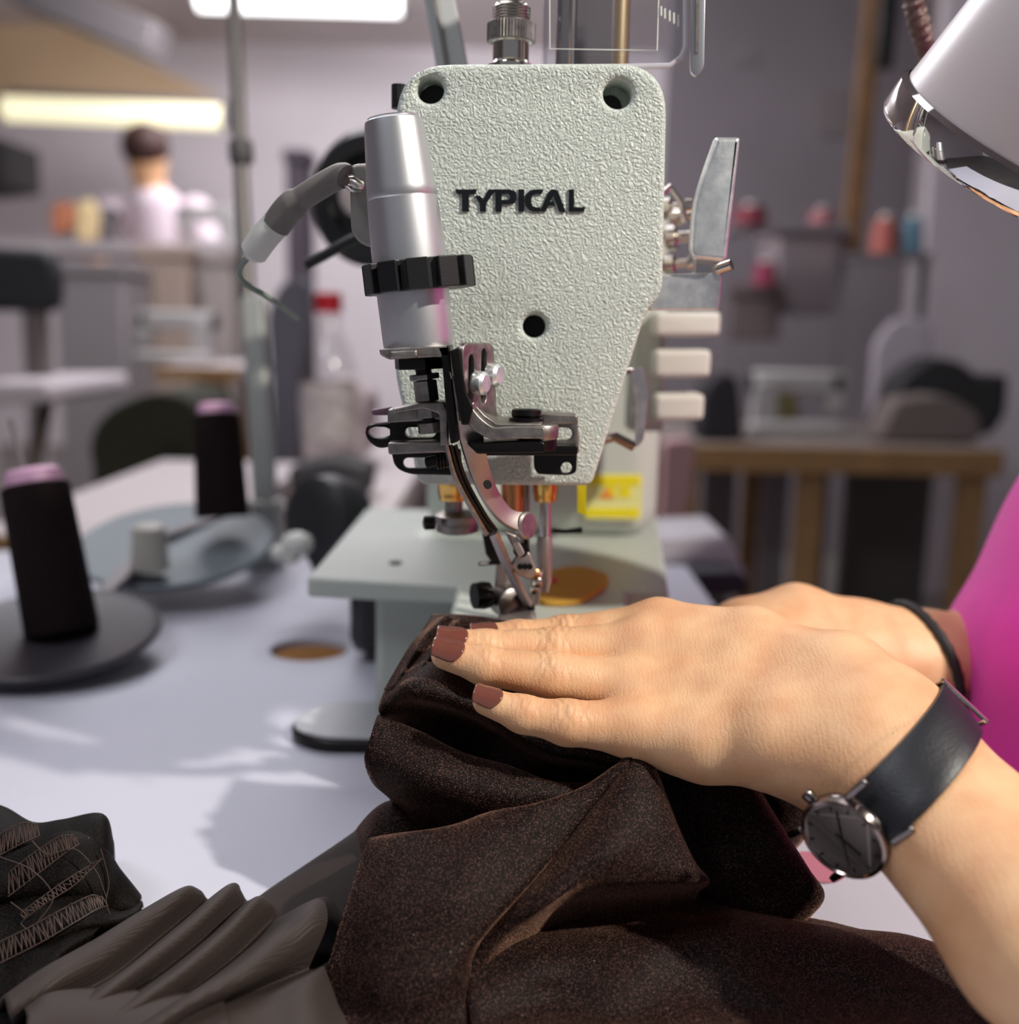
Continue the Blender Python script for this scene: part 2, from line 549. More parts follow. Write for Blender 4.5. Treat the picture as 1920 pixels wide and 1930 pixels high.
# flat black discs behind the holes, painted as the dark of the bores
m_bore_shade = mat('bore_shade_black', (0.01, 0.01, 0.01), 0.6)
for (x, y, r) in ((814, 178, 25), (1160, 186, 27), (1006, 615, 21.5)):
    c = Q(x, y, YF); r = r * 0.42 / F_PX * 1.03
    k = 0.78 if x == 1160 else 1.06
    MB().lathe([(0, r * 1.1), (0.0006, r * 1.1)], V((c.x, YF + 0.0122, c.z)), (0, 1, 0), 28).build('screw_seat', m_wrinkle if x == 1160 else m_bore_shade, sm)
    MB().lathe([(0, r * k), (0.0006, r * k)], V((c.x - (0.0012 if x == 1160 else 0), YF + 0.0114, c.z - (0.001 if x == 1160 else 0))), (0, 1, 0), 28).build('bore_shade_disc', m_bore_shade, sm)
# maker's lettering
L = []
def lx(x, y): return (640 + x / 2.4, y / 2.4)
L.append([(523, 857), (622, 857), (614, 877), (585, 877), (585, 957), (553, 957), (553, 877), (530, 877)])
L.append([(612, 886), (634, 886), (650, 902), (674, 857), (706, 857), (662, 922), (662, 957), (634, 957), (634, 922)])
Pout = [(704, 957), (704, 857), (770, 857), (792, 864), (799, 880), (799, 900), (792, 917), (770, 924), (733, 924), (733, 957)]
Pin = [(733, 877), (733, 904), (762, 904), (769, 898), (769, 884), (762, 877)]
L.append([(808, 857), (834, 857), (834, 957), (808, 957)])
L.append([(922, 857), (914, 877), (886, 877), (872, 884), (867, 896), (867, 920), (873, 932), (886, 938), (908, 938), (902, 957), (878, 957), (856, 950), (843, 934), (838, 912), (838, 900), (844, 878), (858, 863), (880, 857)])
L.append([(905, 957), (946, 866), (958, 857), (976, 857), (988, 866), (1022, 957), (992, 957), (966, 884), (952, 912), (968, 912), (974, 930), (944, 930), (932, 957)])
L.append([(1036, 857), (1060, 857), (1060, 938), (1110, 938), (1106, 957), (1036, 957)])
m_ink = mat('black_lettering', (0.006, 0.008, 0.010), 0.22)
loops = [[lx(*p) for p in l] for l in L] + [[lx(*p) for p in Pout], [lx(*p) for p in Pin]]
yl = YF - 0.0034
for k, l in enumerate(loops[:6]):
    px_plate('letter', [l], yl, 0.0004, 0.0001, m_ink, sm, 0)
px_plate('letter', [loops[6], loops[7]], yl, 0.0004, 0.0001, m_ink, sm, 0)

# arm housing behind the faceplate
def section(sc, y):
    c = V((1000, 470))
    return [Q(c.x + (x - c.x) * sc, c.y + (yy - c.y) * sc, YF) for x, yy in out], y
def loft(name, secs, m, parent, **kw):
    mb = MB(); n = len(secs[0][0]); v = []; f = []
    for pts, y in secs: v += [V((p.x, y, p.z)) for p in pts]
    for i in range(len(secs) - 1):
        f += [(i * n + j, i * n + (j + 1) % n, (i + 1) * n + (j + 1) % n, (i + 1) * n + j) for j in range(n)]
    f += [tuple(range(n)), tuple(range((len(secs) - 1) * n, len(secs) * n))]
    mb.geo(v, f)
    return mb.build(name, m, parent, **kw)
loft('head_housing', [section(0.955, YF + 0.013), section(0.955, YF + 0.09)], m_cream, sm, bevel=0.003)
za, zt = Q(1000, 780, YF).z, Q(1000, 160, YF).z
xl, xr = Q(775, 400, YF).x, Q(1215, 400, YF).x
MB().box((xl, YF + 0.09, za), (xr, 0.84, zt)).build('arm', m_cream, sm, bevel=0.018, seg=4)
xc0, xc1 = Q(800, 900, 0.66).x, Q(1247, 900, 0.66).x
MB().box((xc0, 0.66, ZB - 0.002), (xc1, 0.86, zt)).build('column', m_cream, sm, bevel=0.02, seg=4)

# bed: broad plate on a pillar, with a free arm reaching forward under the needle
bl = [T(578, 1088, ZB), T(1262, 1122, ZB), T(1236, 965, ZB), T(690, 958, ZB)]
MB().prism(bl, (0, 0, -0.011)).build('bed_plate', m_cream, sm, bevel=0.002)
fa = [T(838, 1196, ZB), T(1180, 1206, ZB), T(1185, 1112, ZB), T(862, 1100, ZB)]
MB().prism(rounded([(p.x, p.y) for p in fa], 0.012) and [V((x, yy, ZB + 0.0015)) for x, yy in rounded([(p.x, p.y) for p in fa], 0.01)], (0, 0, -0.05)).build('free_arm', m_cream, sm, bevel=0.003)
xp = Q(706, 1200, 0.552).x
MB().box((xp, 0.552, TABLE_Z + 0.006), (xp + 0.115, 0.80, ZB - 0.011)).build('pillar', m_cream, sm, bevel=0.005)
xs = Q(655, 1200, 0.66).x
MB().box((xs, 0.66, TABLE_Z + 0.006), (xp + 0.01, 0.74, ZB - 0.02)).build('drive_shroud', m_black, sm, bevel=0.01)
ft = rounded([(p.x, p.y) for p in (T(548, 1384), T(610, 1345), T(900, 1340), T(900, 1425), T(600, 1420), T(552, 1402))], 0.012, 8)
o = MB().prism([V((x, y, TABLE_Z + 0.0005)) for x, y in ft], (0, 0, 0.006)).build('base_rim', m_blued, sm, bevel=0.001)
cf = V((sum(p[0] for p in ft) / len(ft), sum(p[1] for p in ft) / len(ft)))
MB().prism([V((cf.x + (x - cf.x) * 0.97, cf.y + (y - cf.y) * 0.9, TABLE_Z + 0.006)) for x, y in ft], (0, 0, 0.0022)).build('base_foot', mat('grey_enamel', srgb(180, 182, 186), 0.4), sm, bevel=0.001)
p = T(745, 1062, ZB)
MB().lathe([(0, 0.0035), (0.0012, 0.0034), (0.0014, 0.001)], (p.x, p.y, ZB), (0, 0, 1), 16).build('bed_screw', m_blued, sm)

# yellow felt pad and red mark on the bed
pad = rounded([(T(x, y, ZB).x, T(x, y, ZB).y) for x, y in ((1020, 1092), (1085, 1078), (1150, 1096), (1140, 1120), (1090, 1150), (1010, 1150))], 0.012, 6)
MB().prism([V((x, y, ZB + 0.0016)) for x, y in pad], (0, 0, 0.003)).build('oil_felt', mat('ochre_felt', srgb(222, 170, 70), 0.9, 0, (800, 0.3, 0.0006)), sm, bevel=0.0008)
p = T(1036, 1112, ZB)
MB().lathe([(0, 0.004), (0.0015, 0.0035)], (p.x, p.y, ZB + 0.0047), (0, 0, 1), 16).build('red_button', mat('red_plastic', srgb(225, 60, 70), 0.4), sm)
# warning label and yellow tag
y = 0.658
px_plate('warning_label', [rounded([(1104, 893), (1212, 893), (1208, 980), (1100, 978)], 6)], y, 0.0006, 0.0001, mat('pale_label', srgb(226, 226, 150), 0.5), sm, 0)
for r in ([(1108, 897), (1206, 897), (1205, 915), (1107, 915)], [(1140, 917), (1160, 917), (1160, 938), (1140, 938)], [(1166, 917), (1188, 917), (1188, 938), (1166, 938)],
          [(1104, 958), (1204, 958), (1203, 975), (1102, 974)]):
    px_plate('label_print', [r], y - 0.0008, 0.0003, 0.00005, m_yellow, sm, 0)
px_plate('label_triangle', [[(1128, 940), (1144, 918), (1158, 940)]], y - 0.0012, 0.0002, 0.00005, mat('orange_print', srgb(232, 150, 60), 0.5), sm, 0)
MB().prism([Q(1088, 912, 0.452), Q(1105, 914, 0.452), Q(1104, 972, 0.455), Q(1088, 966, 0.455)], (0, 0.001, 0)).build('yellow_tag', m_yellow, sm, smooth=False)

# --- needle bar group under the head
def rod(name, x, y0, y1, r_px, yw, m, prof=None, n=24):
    a, b = Q(x, y0, yw), Q(x, y1, yw); k = yw / F_PX
    h = (b - a).length
    prof = prof or [(0, 1), (1, 1)]
    return MB().lathe([(t * h, r_px * s * k) for t, s in prof], a, b - a, n).build(name, m, sm)
rod('left_bushing', 853, 895, 942, 29, 0.447, m_brass, [(0, 1), (0.72, 1), (0.8, 0.93), (1, 0.9)])
rod('left_post', 855, 935, 985, 17, 0.447, m_steel)
rod('clamp_collar', 862, 964, 1004, 44, 0.447, m_steel, [(0, 0.7), (0.15, 1), (0.5, 1), (0.55, 0.93), (0.9, 0.93), (1, 0.7)])
a = Q(818, 985, 0.437)
MB().lathe([(0, 0.003), (0.004, 0.003), (0.0045, 0.002)], a, (-1, -0.3, 0), 16).build('clamp_screw', m_blued, sm)
rod('needle_bushing', 966, 895, 962, 22, 0.452, m_copper)
rod('needle_bar', 988, 900, 1060, 10, 0.455, m_steel)
rod('right_bushing', 1028, 895, 944, 24, 0.45, m_brass, [(0, 1), (0.68, 1), (0.78, 0.93), (1, 0.88)])
rod('presser_bar', 1028, 935, 1015, 11, 0.45, m_polish)
rod('presser_bar_sleeve', 1026, 1012, 1115, 14, 0.45, m_mauve, [(0, 1), (0.1, 1.1), (0.8, 1.0), (1, 0.6)])
MB().tube([Q(1040, 1000, 0.462), Q(1065, 1002, 0.462), Q(1097, 999, 0.462)], [0.0012, 0.001, 0.0014], 8).build('thread_hook', m_blued, sm)
MB().tube([Q(903, 1063, 0.44), Q(950, 1060, 0.445)], 0.0009, 8).build('guide_pin', m_blued, sm)
# presser foot and its linkage
MB().prism([Q(908, 1005, 0.44), Q(938, 1010, 0.44), Q(952, 1060, 0.44), Q(930, 1066, 0.44), Q(915, 1045, 0.44)], (0, 0.008, 0)).build('foot_hinge', m_blued, sm, bevel=0.0008)
MB().prism([Q(936, 1060, 0.442), Q(960, 1060, 0.442), Q(955, 1125, 0.442), Q(930, 1120, 0.442)], (0, 0.006, 0)).build('foot_shank', m_mauve, sm, bevel=0.0008)
MB().lathe([(0, 0.0055), (0.003, 0.006), (0.007, 0.0055)], Q(922, 1121, 0.438), (-0.9, -0.4, 0), 20).build('thumb_screw', m_blued, sm)
MB().lathe([(0, 0.0065), (0.002, 0.007), (0.009, 0.0065), (0.01, 0.005)], Q(945, 1128, 0.444), (0.5, -0.85, 0), 20).build('shank_screw', m_steel, sm)
MB().prism([Q(942, 1140, 0.438), Q(1000, 1138, 0.438), Q(1012, 1172, 0.43), Q(938, 1172, 0.43)], (0, 0.012, 0)).build('presser_foot', m_mauve, sm, bevel=0.001)
for (x, y) in ((1008, 1082), (1012, 1098), (1006, 1110)):
    MB().lathe([(0, 0.0022), (0.0015, 0.0022), (0.002, 0.0012)], Q(x, y, 0.441), (0.2, -1, 0.1), 12).build('foot_rivet', m_copper if y == 1082 else m_polish, sm)
MB().prism([Q(1000, 1075, 0.443), Q(1022, 1080, 0.443), Q(1016, 1140, 0.443), Q(1000, 1146, 0.443)], (0, 0.004, 0)).build('guide_link', m_mauve, sm, bevel=0.0006)

# --- edge trimmer: air cylinder
YC = 0.385; kc = YC / F_PX
top, bot = Q(741, 222, YC), Q(790, 656, YC)
ax = (bot - top); H = ax.length
cyl = MB().lathe([(0, 0.030 * 0.3), (0.0003, 46 * kc), (0.0012, 52 * kc), (0.004, 54.5 * kc), (H * 0.30, 63 * kc), (H * 0.338, 64 * kc), (H * 0.342, 63 * kc),
                  (H * 0.346, 64.5 * kc), (H * 0.56, 68 * kc), (H * 0.97, 66 * kc), (H, 64 * kc)], top, ax, 48).build('air_cylinder', m_alu, sm)
axn = ax.normalized()
def ring_pts(c, r, a, axn):
    s = axn.cross(V((0, 1, 0))).normalized(); b = axn.cross(s)
    return c + (s * math.cos(a) + b * math.sin(a)) * r
mb = MB(); R = 103 * kc; c0 = top + ax * 0.612; hgt = 0.0105; NT = 11
prof = []
for i in range(NT):
    a0 = 2 * math.pi * (i + 0.28) / NT; s = 2 * math.pi / NT
    for t, r in ((0.0, 1), (0.68, 1), (0.72, 0.86), (0.96, 0.86)): prof.append((a0 + s * t, R * r))
ctr = c0 + V((1, 0, 0)) * 0.0028
mb.prism([ring_pts(ctr, r, a, axn) for a, r in prof], axn * hgt)
mb.build('grip_ring', m_black, cyl, bevel=0.0004, smooth=False)
# bracket behind the cylinder, terminal screw and cable
px_plate('rear_bracket', [rounded([(660, 312), (720, 308), (724, 470), (682, 462), (664, 440)], 16)], 0.408, 0.004, 0.0015, mat('grey_cast', srgb(150, 146, 140), 0.45, 0.3), sm)
MB().lathe([(0, 0.0028), (0.004, 0.0028), (0.006, 0.0018)], Q(676, 352, 0.402), (-0.6, -0.7, 0.2), 14).build('terminal_screw', m_polish, sm)
tb = crom([Q(676, 345, 0.402), Q(655, 335, 0.404), Q(640, 332, 0.406), Q(590, 360, 0.41), Q(545, 392, 0.415), Q(520, 425, 0.418)], 6)
o = MB().tube(tb, [0.0018 if i < 7 else 0.0046 if i < 22 else 0.0056 for i in range(len(tb))], 14).build('cable_sleeve', m_grey_rub, sm)
tb = crom([Q(522, 420, 0.418), Q(500, 445, 0.42), Q(480, 472, 0.423), Q(470, 485, 0.424)], 5)
MB().tube(tb, [0.0055] * (len(tb) - 4) + [0.005, 0.0042, 0.0036, 0.003], 14).build('cable_plug', m_white_pl, sm)
tb = crom([Q(472, 480, 0.424), Q(456, 500, 0.428), Q(452, 520, 0.432), Q(470, 540, 0.438), Q(505, 560, 0.45), Q(560, 600, 0.5)], 6)
MB().tube(tb, 0.0012, 8).build('thin_wire', mat('grey_green_wire', srgb(130, 140, 132), 0.5), sm)
MB().tube([Q(752, 160, 0.436), Q(752, 205, 0.436)], 0.003, 10).build('rubber_stop', m_black, sm)

# --- trimmer clamp frame
def pl(name, pts, y, th, m=m_steel, bev=0.0006, holes=(), rad=4, parent=None):
    return px_plate(name, [rounded(pts, rad)] + list(holes), y, th / 2, bev, m, parent or sm, 2)
pl('clamp_top', [(722, 656), (850, 650), (852, 670), (740, 676), (724, 668)], 0.384, 0.024)
pl('clamp_lip', [(735, 662), (786, 659), (788, 674), (738, 677)], 0.371, 0.003, m_steel, 0.0008)
pl('clamp_leg', [(826, 652), (850, 650), (858, 740), (868, 826), (852, 832), (843, 760), (836, 676)], 0.382, 0.02, m_blued)
MB().lathe([(0, 0.0098), (0.004, 0.0098)], Q(791, 674, 0.388), (0.05, 0, -1), 6).build('lock_nut', m_blued, sm, bevel=0.0004)
rdp, rdq = Q(797, 690, 0.388), Q(812, 812, 0.388)
MB().tube([rdp, rdq], 0.0030, 14).build('push_rod', m_blued, sm)
for t, h, r in ((0.12, 0.002, 0.0058), (0.22, 0.0075, 0.0046), (0.62, 0.004, 0.0052), (0.86, 0.004, 0.005)):
    MB().lathe([(0, r), (h, r)], rdp.lerp(rdq, t), rdq - rdp, 6).build('hex_nut', m_steel, sm, bevel=0.0003, smooth=False)
pl('rod_hook', [(742, 768), (790, 758), (838, 755), (846, 775), (846, 835), (832, 838), (830, 778), (800, 768), (745, 778)], 0.386, 0.012)
# slotted plate that carries the knife arm, turned towards the light
tl, tr = Q(864, 652, 0.370), Q(924, 640, 0.391)
u = (V((tr.x, tr.y, tl.z)) - tl).normalized(); wv = V((0, 0, 1)); nn = u.cross(wv).normalized()
Lu = (V((tr.x, tr.y, tl.z)) - tl).length; Lv = 0.024
k = 1 / Lu
def vs(u0, v0, v1, r):
    return [(a, b) for b, a in slot(v0, v1, u0, r)]
sl = curve_plate('slotted_plate', [rounded([(0, 0.001), (Lu * 1.0, 0.001), (Lu * 1.15, -Lv), (Lu * 1.3, -Lv - 0.006), (0.003, -Lv - 0.002)], [0.004, 0.004, 0, 0, 0]),
                      vs(Lu * 0.30, -0.0185, -0.005, 0.0021), vs(Lu * 0.70, -0.0185, -0.003, 0.0021)],
                      tl, u, wv, nn, 0.0015, 0.0005, m_steel, sm, 2)
for uu, vv in ((0.42, -0.0130), (0.86, -0.0105)):
    MB().lathe([(0, 0.0042), (0.001, 0.0045), (0.0035, 0.0042), (0.0045, 0.0030)], tl + u * (Lu * uu) + wv * vv + nn * 0.0015 * (1 if nn.y < 0 else -1), nn if nn.y < 0 else -nn, 20).build('plate_screw', m_chrome, sl)
pl('plate_edge', [(848, 660), (866, 654), (878, 735), (892, 768), (884, 800), (870, 800), (860, 745)], 0.371, 0.004, m_blued)
# link arm running right to the pivot
lk = crom([(876, 735, 0), (888, 762, 0), (905, 785, 0), (930, 803, 0), (955, 803, 0), (1000, 802, 0), (1026, 804, 0)], 4)
lw = crom([(866, 760, 0), (880, 795, 0), (905, 818, 0), (935, 828, 0), (960, 826, 0), (1000, 826, 0), (1026, 826, 0)], 4)
px_plate('link_arm', [[(p.x, p.y) for p in lk] + [(p.x, p.y) for p in reversed(lw)]], 0.379, 0.003, 0.0006, m_steel, sm, 2)
# its broad upper surface, seen from above
la = [Q(x, y, 0.379) for x, y in ((890, 764), (910, 786), (935, 803), (1020, 803))]
lb = [V((p.x + 0.002, 0.402, p.z + 0.0008)) for p in la]
f = [(i, i + 1, 5 + i, 4 + i) for i in range(3)]
add('link_top', la + lb, f, m_steel, sm, solid=0.0016, bevel=0.0003)
c = Q(992, 792, 0.389)
MB().lathe([(0, 0.0062), (0.0025, 0.0064), (0.003, 0.0052), (0.0035, 0.0056), (0.0055, 0.0055), (0.006, 0.0046)], c - V((0, 0, 0.0018)), (0, 0.05, 1), 26).build('pivot_screw', m_blued, sm)
MB().lathe([(0, 0.0073), (0.0008, 0.0078), (0.0046, 0.0078), (0.0052, 0.0074)], Q(1012, 826, 0.386), (0, 0, 1), 26).build('link_eye', m_steel, sm)
MB().lathe([(0, 0.0073), (0.0008, 0.0076), (0.0038, 0.0076), (0.0042, 0.0072)], Q(1010, 847, 0.386), (0, 0, 1), 26).build('lower_link_eye', m_blued, sm)
pl('lower_link', [(880, 832), (1012, 826), (1026, 832), (1026, 850), (900, 852)], 0.383, 0.012, m_blued)
# cross bar on the right
pl('cross_bar_right', [(1020, 786), (1088, 782), (1091, 854), (1018, 856)], 0.404, 0.004, m_steel, 0.0005, [slot(1040, 1066, 817, 12)], 5)
pl('cross_bar_lip', [(1016, 776), (1086, 780), (1088, 796), (1016, 798)], 0.398, 0.012, m_steel)
pl('cross_rail', [(900, 838), (1088, 838), (1086, 856), (905, 856)], 0.398, 0.010, m_blued)
pl('cross_bar_tab', [(1005, 850), (1087, 848), (1086, 890), (1070, 895), (1012, 893), (1006, 880)], 0.408, 0.003, m_blued, 0.0004, [circ(1067, 881, 10.5, 18)], [2, 2, 10, 10, 10, 5])
# cross bar on the left
pl('cross_bar_left', [(735, 770), (842, 764), (848, 850), (737, 852)], 0.398, 0.006, m_blued, 0.0006, [slot(774, 812, 814, 10)], 4)
pl('bar_block', [(733, 770), (838, 765), (838, 790), (733, 795)], 0.391, 0.010, m_steel)
pl('bar_rib', [(733, 832), (842, 829), (846, 850), (735, 854)], 0.391, 0.010, m_steel)
pl('bar_eyelet', [(690, 800), (745, 794), (745, 838), (715, 846), (690, 826)], 0.400, 0.005, m_blued, 0.0008, [circ(716, 814, 22, 20, 11)], 14)
pl('bar_foot', [(738, 850), (868, 846), (872, 895), (770, 893), (744, 880)], 0.404, 0.003, m_blued, 0.0004, [slot(770, 800, 872, 10)], [3, 3, 8, 30, 14])
tb = []
for i in range(90):
    a = i / 90 * 2 * math.pi * 7
    q0, q1 = Q(822, 866, 0.392), Q(862, 858, 0.392)
    b = q0.lerp(q1, i / 89)
    tb.append(b + V((0, math.cos(a), math.sin(a))) * 0.0034)
MB().tube(tb, 0.0006, 6).build('return_spring', m_blued, sm)
MB().tube([Q(805, 872, 0.396), Q(860, 860, 0.392)], 0.0022, 10).build('spring_pin', m_blued, sm)
pl('mauve_key', [(700, 772), (738, 766), (738, 782), (702, 782)], 0.404, 0.004, mat('mauve_plastic', srgb(130, 95, 115), 0.4))

# curved knife arm
le = crom([(846, 700, 0), (852, 760, 0), (864, 820, 0), (884, 885, 0), (912, 945, 0), (945, 985, 0), (982, 1004, 0)], 5)
ri = crom([(880, 745, 0), (905, 800, 0), (914, 850, 0), (926, 900, 0), (945, 940, 0), (966, 963, 0), (1002, 968, 0)], 5)
def ruled(name, A, B, ya, yb, m, th, parent=sm):
    n = len(A)
    v = [Q(p.x, p.y, ya + (yb - ya) * i / (n - 1)) for i, p in enumerate(A)] + [Q(p.x, p.y, ya + 0.006 + (yb - ya) * i / (n - 1)) for i, p in enumerate(B)]
    return add(name, v, [(i, i + 1, n + i + 1, n + i) for i in range(n - 1)], m, parent, solid=th, bevel=0.0002)
ka = ruled('knife_arm', le, ri, 0.372, 0.40, m_mauve, 0.0022)
MB().lathe([(0, 0.0015), (0.0028, 0.0015)], Q(918, 912, 0.381), (0.1, -1, 0), 14).build('arm_hole_shade', m_bore_shade, ka)  # black plug, painted as the dark inside a hole
MB().lathe([(0, 0.0052), (0.0025, 0.0054), (0.0032, 0.0046)], Q(985, 990, 0.404), (0.75, -0.65, 0.1), 22).build('arm_screw', m_steel, ka)
for k, (dx, ww, mm) in enumerate(((-3, 5, m_blued), (-12, 6, m_blued), (-20, 4, m_steel))):
    A = crom([(862 + dx, 838, 0), (880 + dx, 900, 0), (915 + dx, 965, 0), (940 + dx, 1000 + k * 4, 0)], 6)
    B = [V((p.x - ww, p.y + 2, 0)) for p in A]
    ruled('blade_leaf', A, B, 0.380, 0.404, mm, 0.0012)
A = crom([(936, 1004, 0), (960, 1060, 0), (985, 1110, 0), (1003, 1140, 0)], 6)
B = [V((p.x - 11, p.y + 4, 0)) for p in A]
ruled('moving_knife', A, B, 0.404, 0.434, m_mauve, 0.002)
A = crom([(988, 1116, 0), (1000, 1135, 0), (1007, 1150, 0)], 4)
ruled('knife_tip', A, [V((p.x - 14, p.y + 2, 0)) for p in A], 0.43, 0.436, m_blued, 0.002)
pl('knife_clamp', [(962, 1064), (980, 1036), (998, 1040), (1012, 1078), (1000, 1092), (975, 1082)], 0.418, 0.004, m_mauve)
for x in (980, 989, 998):
    MB().lathe([(0, 0.0012), (0.0015, 0.0012)], Q(x, 1068, 0.4155), (0, -1, 0.2), 10).build('clamp_rivet', m_blued, sm)
MB().tube([Q(992, 1000, 0.41), Q(992, 1032, 0.418), Q(1000, 1066, 0.424)], 0.0011, 8).build('link_wire', m_blued, sm)
MB().lathe([(0, 0.003), (0.002, 0.003)], Q(981, 1036, 0.415), (0, -1, 0.1), 14).build('clamp_bolt', m_blued, sm)
pl('fixed_knife', [(950, 1000), (972, 1008), (990, 1042), (978, 1052)], 0.414, 0.003, m_mauve)

# --- on top of the head: tension screw, thread guard, take-up lever
YT = 0.448
b0 = Q(962, 132, YT); kk = YT / F_PX; up = V((0, 0, 1)) + V((-0.005, 0, 0))
MB().lathe([(-46 * kk, 40 * kk), (0, 41 * kk), (6 * kk, 42 * kk), (9 * kk, 36 * kk), (14 * kk, 32 * kk), (44 * kk, 32 * kk), (46 * kk, 37 * kk), (50 * kk, 37 * kk)], b0, up, 36).build('tension_collar', m_polish, sm)
mb = MB(); NK = 48
prof = [(43.5 * kk if i % 2 else 41 * kk, 2 * math.pi * i / (NK * 2)) for i in range(NK * 2)]
mb.prism([b0 + V((math.cos(a) * r, math.sin(a) * r, 46 * kk)) for r, a in prof], (0, 0, 31 * kk))
mb.build('knurled_nut', m_steel, sm, bevel=0.0002, smooth=False)
pr = [(76 * kk, 30 * kk)]
for i in range(6): pr += [((78 + i * 5) * kk, 34 * kk), ((80.5 + i * 5) * kk, 31 * kk)]
pr += [(109 * kk, 29 * kk), (112 * kk, 18 * kk), (180 * kk, 17 * kk)]
MB().lathe(pr, b0, up, 32).build('tension_screw', m_polish, sm)
m_clear = clear_mat('clear_plastic', (0.90, 0.90, 0.92), 0.08, 0.06)
gp = rounded([(1024, -140), (1290, -140), (1292, 96), (1262, 126), (1024, 130)], [0, 0, 30, 20, 0])
o = px_plate('thread_guard', [gp], 0.43, 0.0012, 0.0004, m_clear, sm, 1)
MB().box((Q(1024, 100, 0.43).x, 0.43, Q(1024, 128, 0.43).z), (Q(1024, 100, 0.43).x + 0.0015, 0.47, Q(1024, -140, 0.43).z)).build('guard_side', m_clear, o)
tb = [Q(x, y, 0.4285) for x, y in ((1292, -100), (1292, 88), (1284, 108), (1262, 124), (1130, 127))]
MB().tube(tb, 0.0011, 8).build('guard_rim', mat('clear_rim', srgb(215, 212, 220), 0.12, 0, None, None, None, Alpha=0.75), o)
tb = [Q(x, y, 0.4285) for x, y in ((1035, -100), (1036, 92), (1150, 94), (1238, 95), (1244, -100))]
MB().tube(tb, 0.00025, 6).build('guard_edge', m_white_pl, o)
for i, x in enumerate((1246, 1253, 1262, 1270, 1278)):
    MB().bar(Q(x, 12 + i * 4, 0.4282), Q(x, 30 + i * 5, 0.4282), 0.0008, 0.0006).build('guard_rib', m_white_pl, o)
a = Q(1062, 130, 0.452)
MB().lathe([(-0.012, 0.0034), (0.055, 0.0032)], a, (0, 0, 1), 20).build('guide_post', m_polish, sm)
a = Q(1135, 132, 0.46)
MB().box((a.x - 0.012, 0.456, a.z - 0.014), (a.x + 0.004, 0.466, a.z + 0.08)).build('guide_block', mat('grey_block', srgb(120, 114, 118), 0.45, 0.4), sm, bevel=0.001)
MB().lathe([(-0.016, 0.0052), (0.08, 0.0052)], Q(1160, 132, 0.466), (0, 0, 1), 20).build('take_up_post', mat('pale_brass', srgb(214, 190, 150), 0.3, 0.9), sm)
px_plate('take_up_lever', [rounded([(1306, -150), (1331, -150), (1326, 128), (1314, 147), (1301, 140), (1300, 120)], [0, 0, 10, 10, 10, 10])], 0.425, 0.0012, 0.0004, mat('brushed_lever', (0.66, 0.66, 0.70), 0.3, 1), sm, 2)
px_plate('lever_groove', [slot(1308, 1318, 20, 1) and [(1312, -140), (1319, -140), (1316, 100), (1310, 100)]], 0.4234, 0.0003, 0.0001, m_steel, sm, 0)
MB().prism([Q(788, -60, 0.52), Q(846, -60, 0.52), Q(905, 240, 0.50), Q(842, 240, 0.50)], (0, 0.004, 0)).build('thread_strap', mat('pale_grey_strap', srgb(176, 178, 178), 0.45), sm, bevel=0.001)
MB().prism([Q(806, -60, 0.517), Q(811, -60, 0.517), Q(862, 236, 0.497), Q(856, 236, 0.497)], (0, 0.002, 0)).build('strap_groove', m_grey_rub, sm, smooth=False)

# --- right side: presser lifter lever, block, thread tension parts, keypad
px_plate('lifter_lever', [rounded([(1346, 260), (1393, 260), (1368, 488), (1360, 494), (1304, 488), (1298, 474), (1303, 395), (1316, 345)], [6, 6, 6, 8, 8, 8, 30, 30])], 0.428, 0.0030, 0.0020, m_chrome, sm, 4)
px_plate('lever_hinge', [rounded([(1308, 484), (1352, 488), (1350, 520), (1306, 520)], 3)], 0.436, 0.003, 0.0006, mat('hinge_metal', (0.6, 0.57, 0.56), 0.3, 1), sm)
MB().lathe([(0, 0.0022), (0.006, 0.0022)], Q(1352, 508, 0.432), (0.8, -0.5, 0.3), 12).build('hinge_pin', m_polish, sm)
px_plate('lifter_block', [rounded([(1222, 519), (1350, 514), (1356, 522), (1351, 584), (1222, 585)], 4)], 0.436, 0.005, 0.0008, m_chrome, sm)
for i, (x, y, r, yy) in enumerate(((1262, 395, 22, 0.50), (1284, 410, 18, 0.49), (1272, 450, 26, 0.51), (1268, 500, 20, 0.50))):
    MB().lathe([(0, r * 0.6 * kk), (0.002, r * kk), (0.006, r * kk), (0.007, r * 0.5 * kk), (0.012, r * 0.45 * kk), (0.013, r * 0.8 * kk), (0.016, r * 0.7 * kk)], Q(x - 22, y, yy), (1, -0.35, 0.1), 24).build('tension_disc', m_polish, sm)
MB().tube([Q(1236, 375, 0.47), Q(1262, 352, 0.475), Q(1284, 384, 0.475), Q(1290, 420, 0.475)], 0.0014, 10).build('check_spring', m_polish, sm)
m_key = mat('key_cream', srgb(214, 212, 204), 0.45)
for (x0, y0, x1, y1) in ((1228, 588, 1352, 634), (1228, 658, 1334, 710), (1228, 740, 1322, 790)):
    px_plate('keypad_button', [rounded([(x0, y0), (x1, y0), (x1 - 3, y1), (x0, y1)], 12)], 0.60, 0.012, 0.003, m_key, sm)
px_plate('keypad_body', [rounded([(1190, 575), (1250, 575), (1244, 810), (1180, 810)], 8)], 0.62, 0.014, 0.003, m_cream, sm)
px_plate('side_guide', [rounded([(1186, 700), (1210, 690), (1222, 740), (1212, 830), (1196, 846), (1198, 760)], 8)], 0.47, 0.0012, 0.0004, m_chrome, sm)
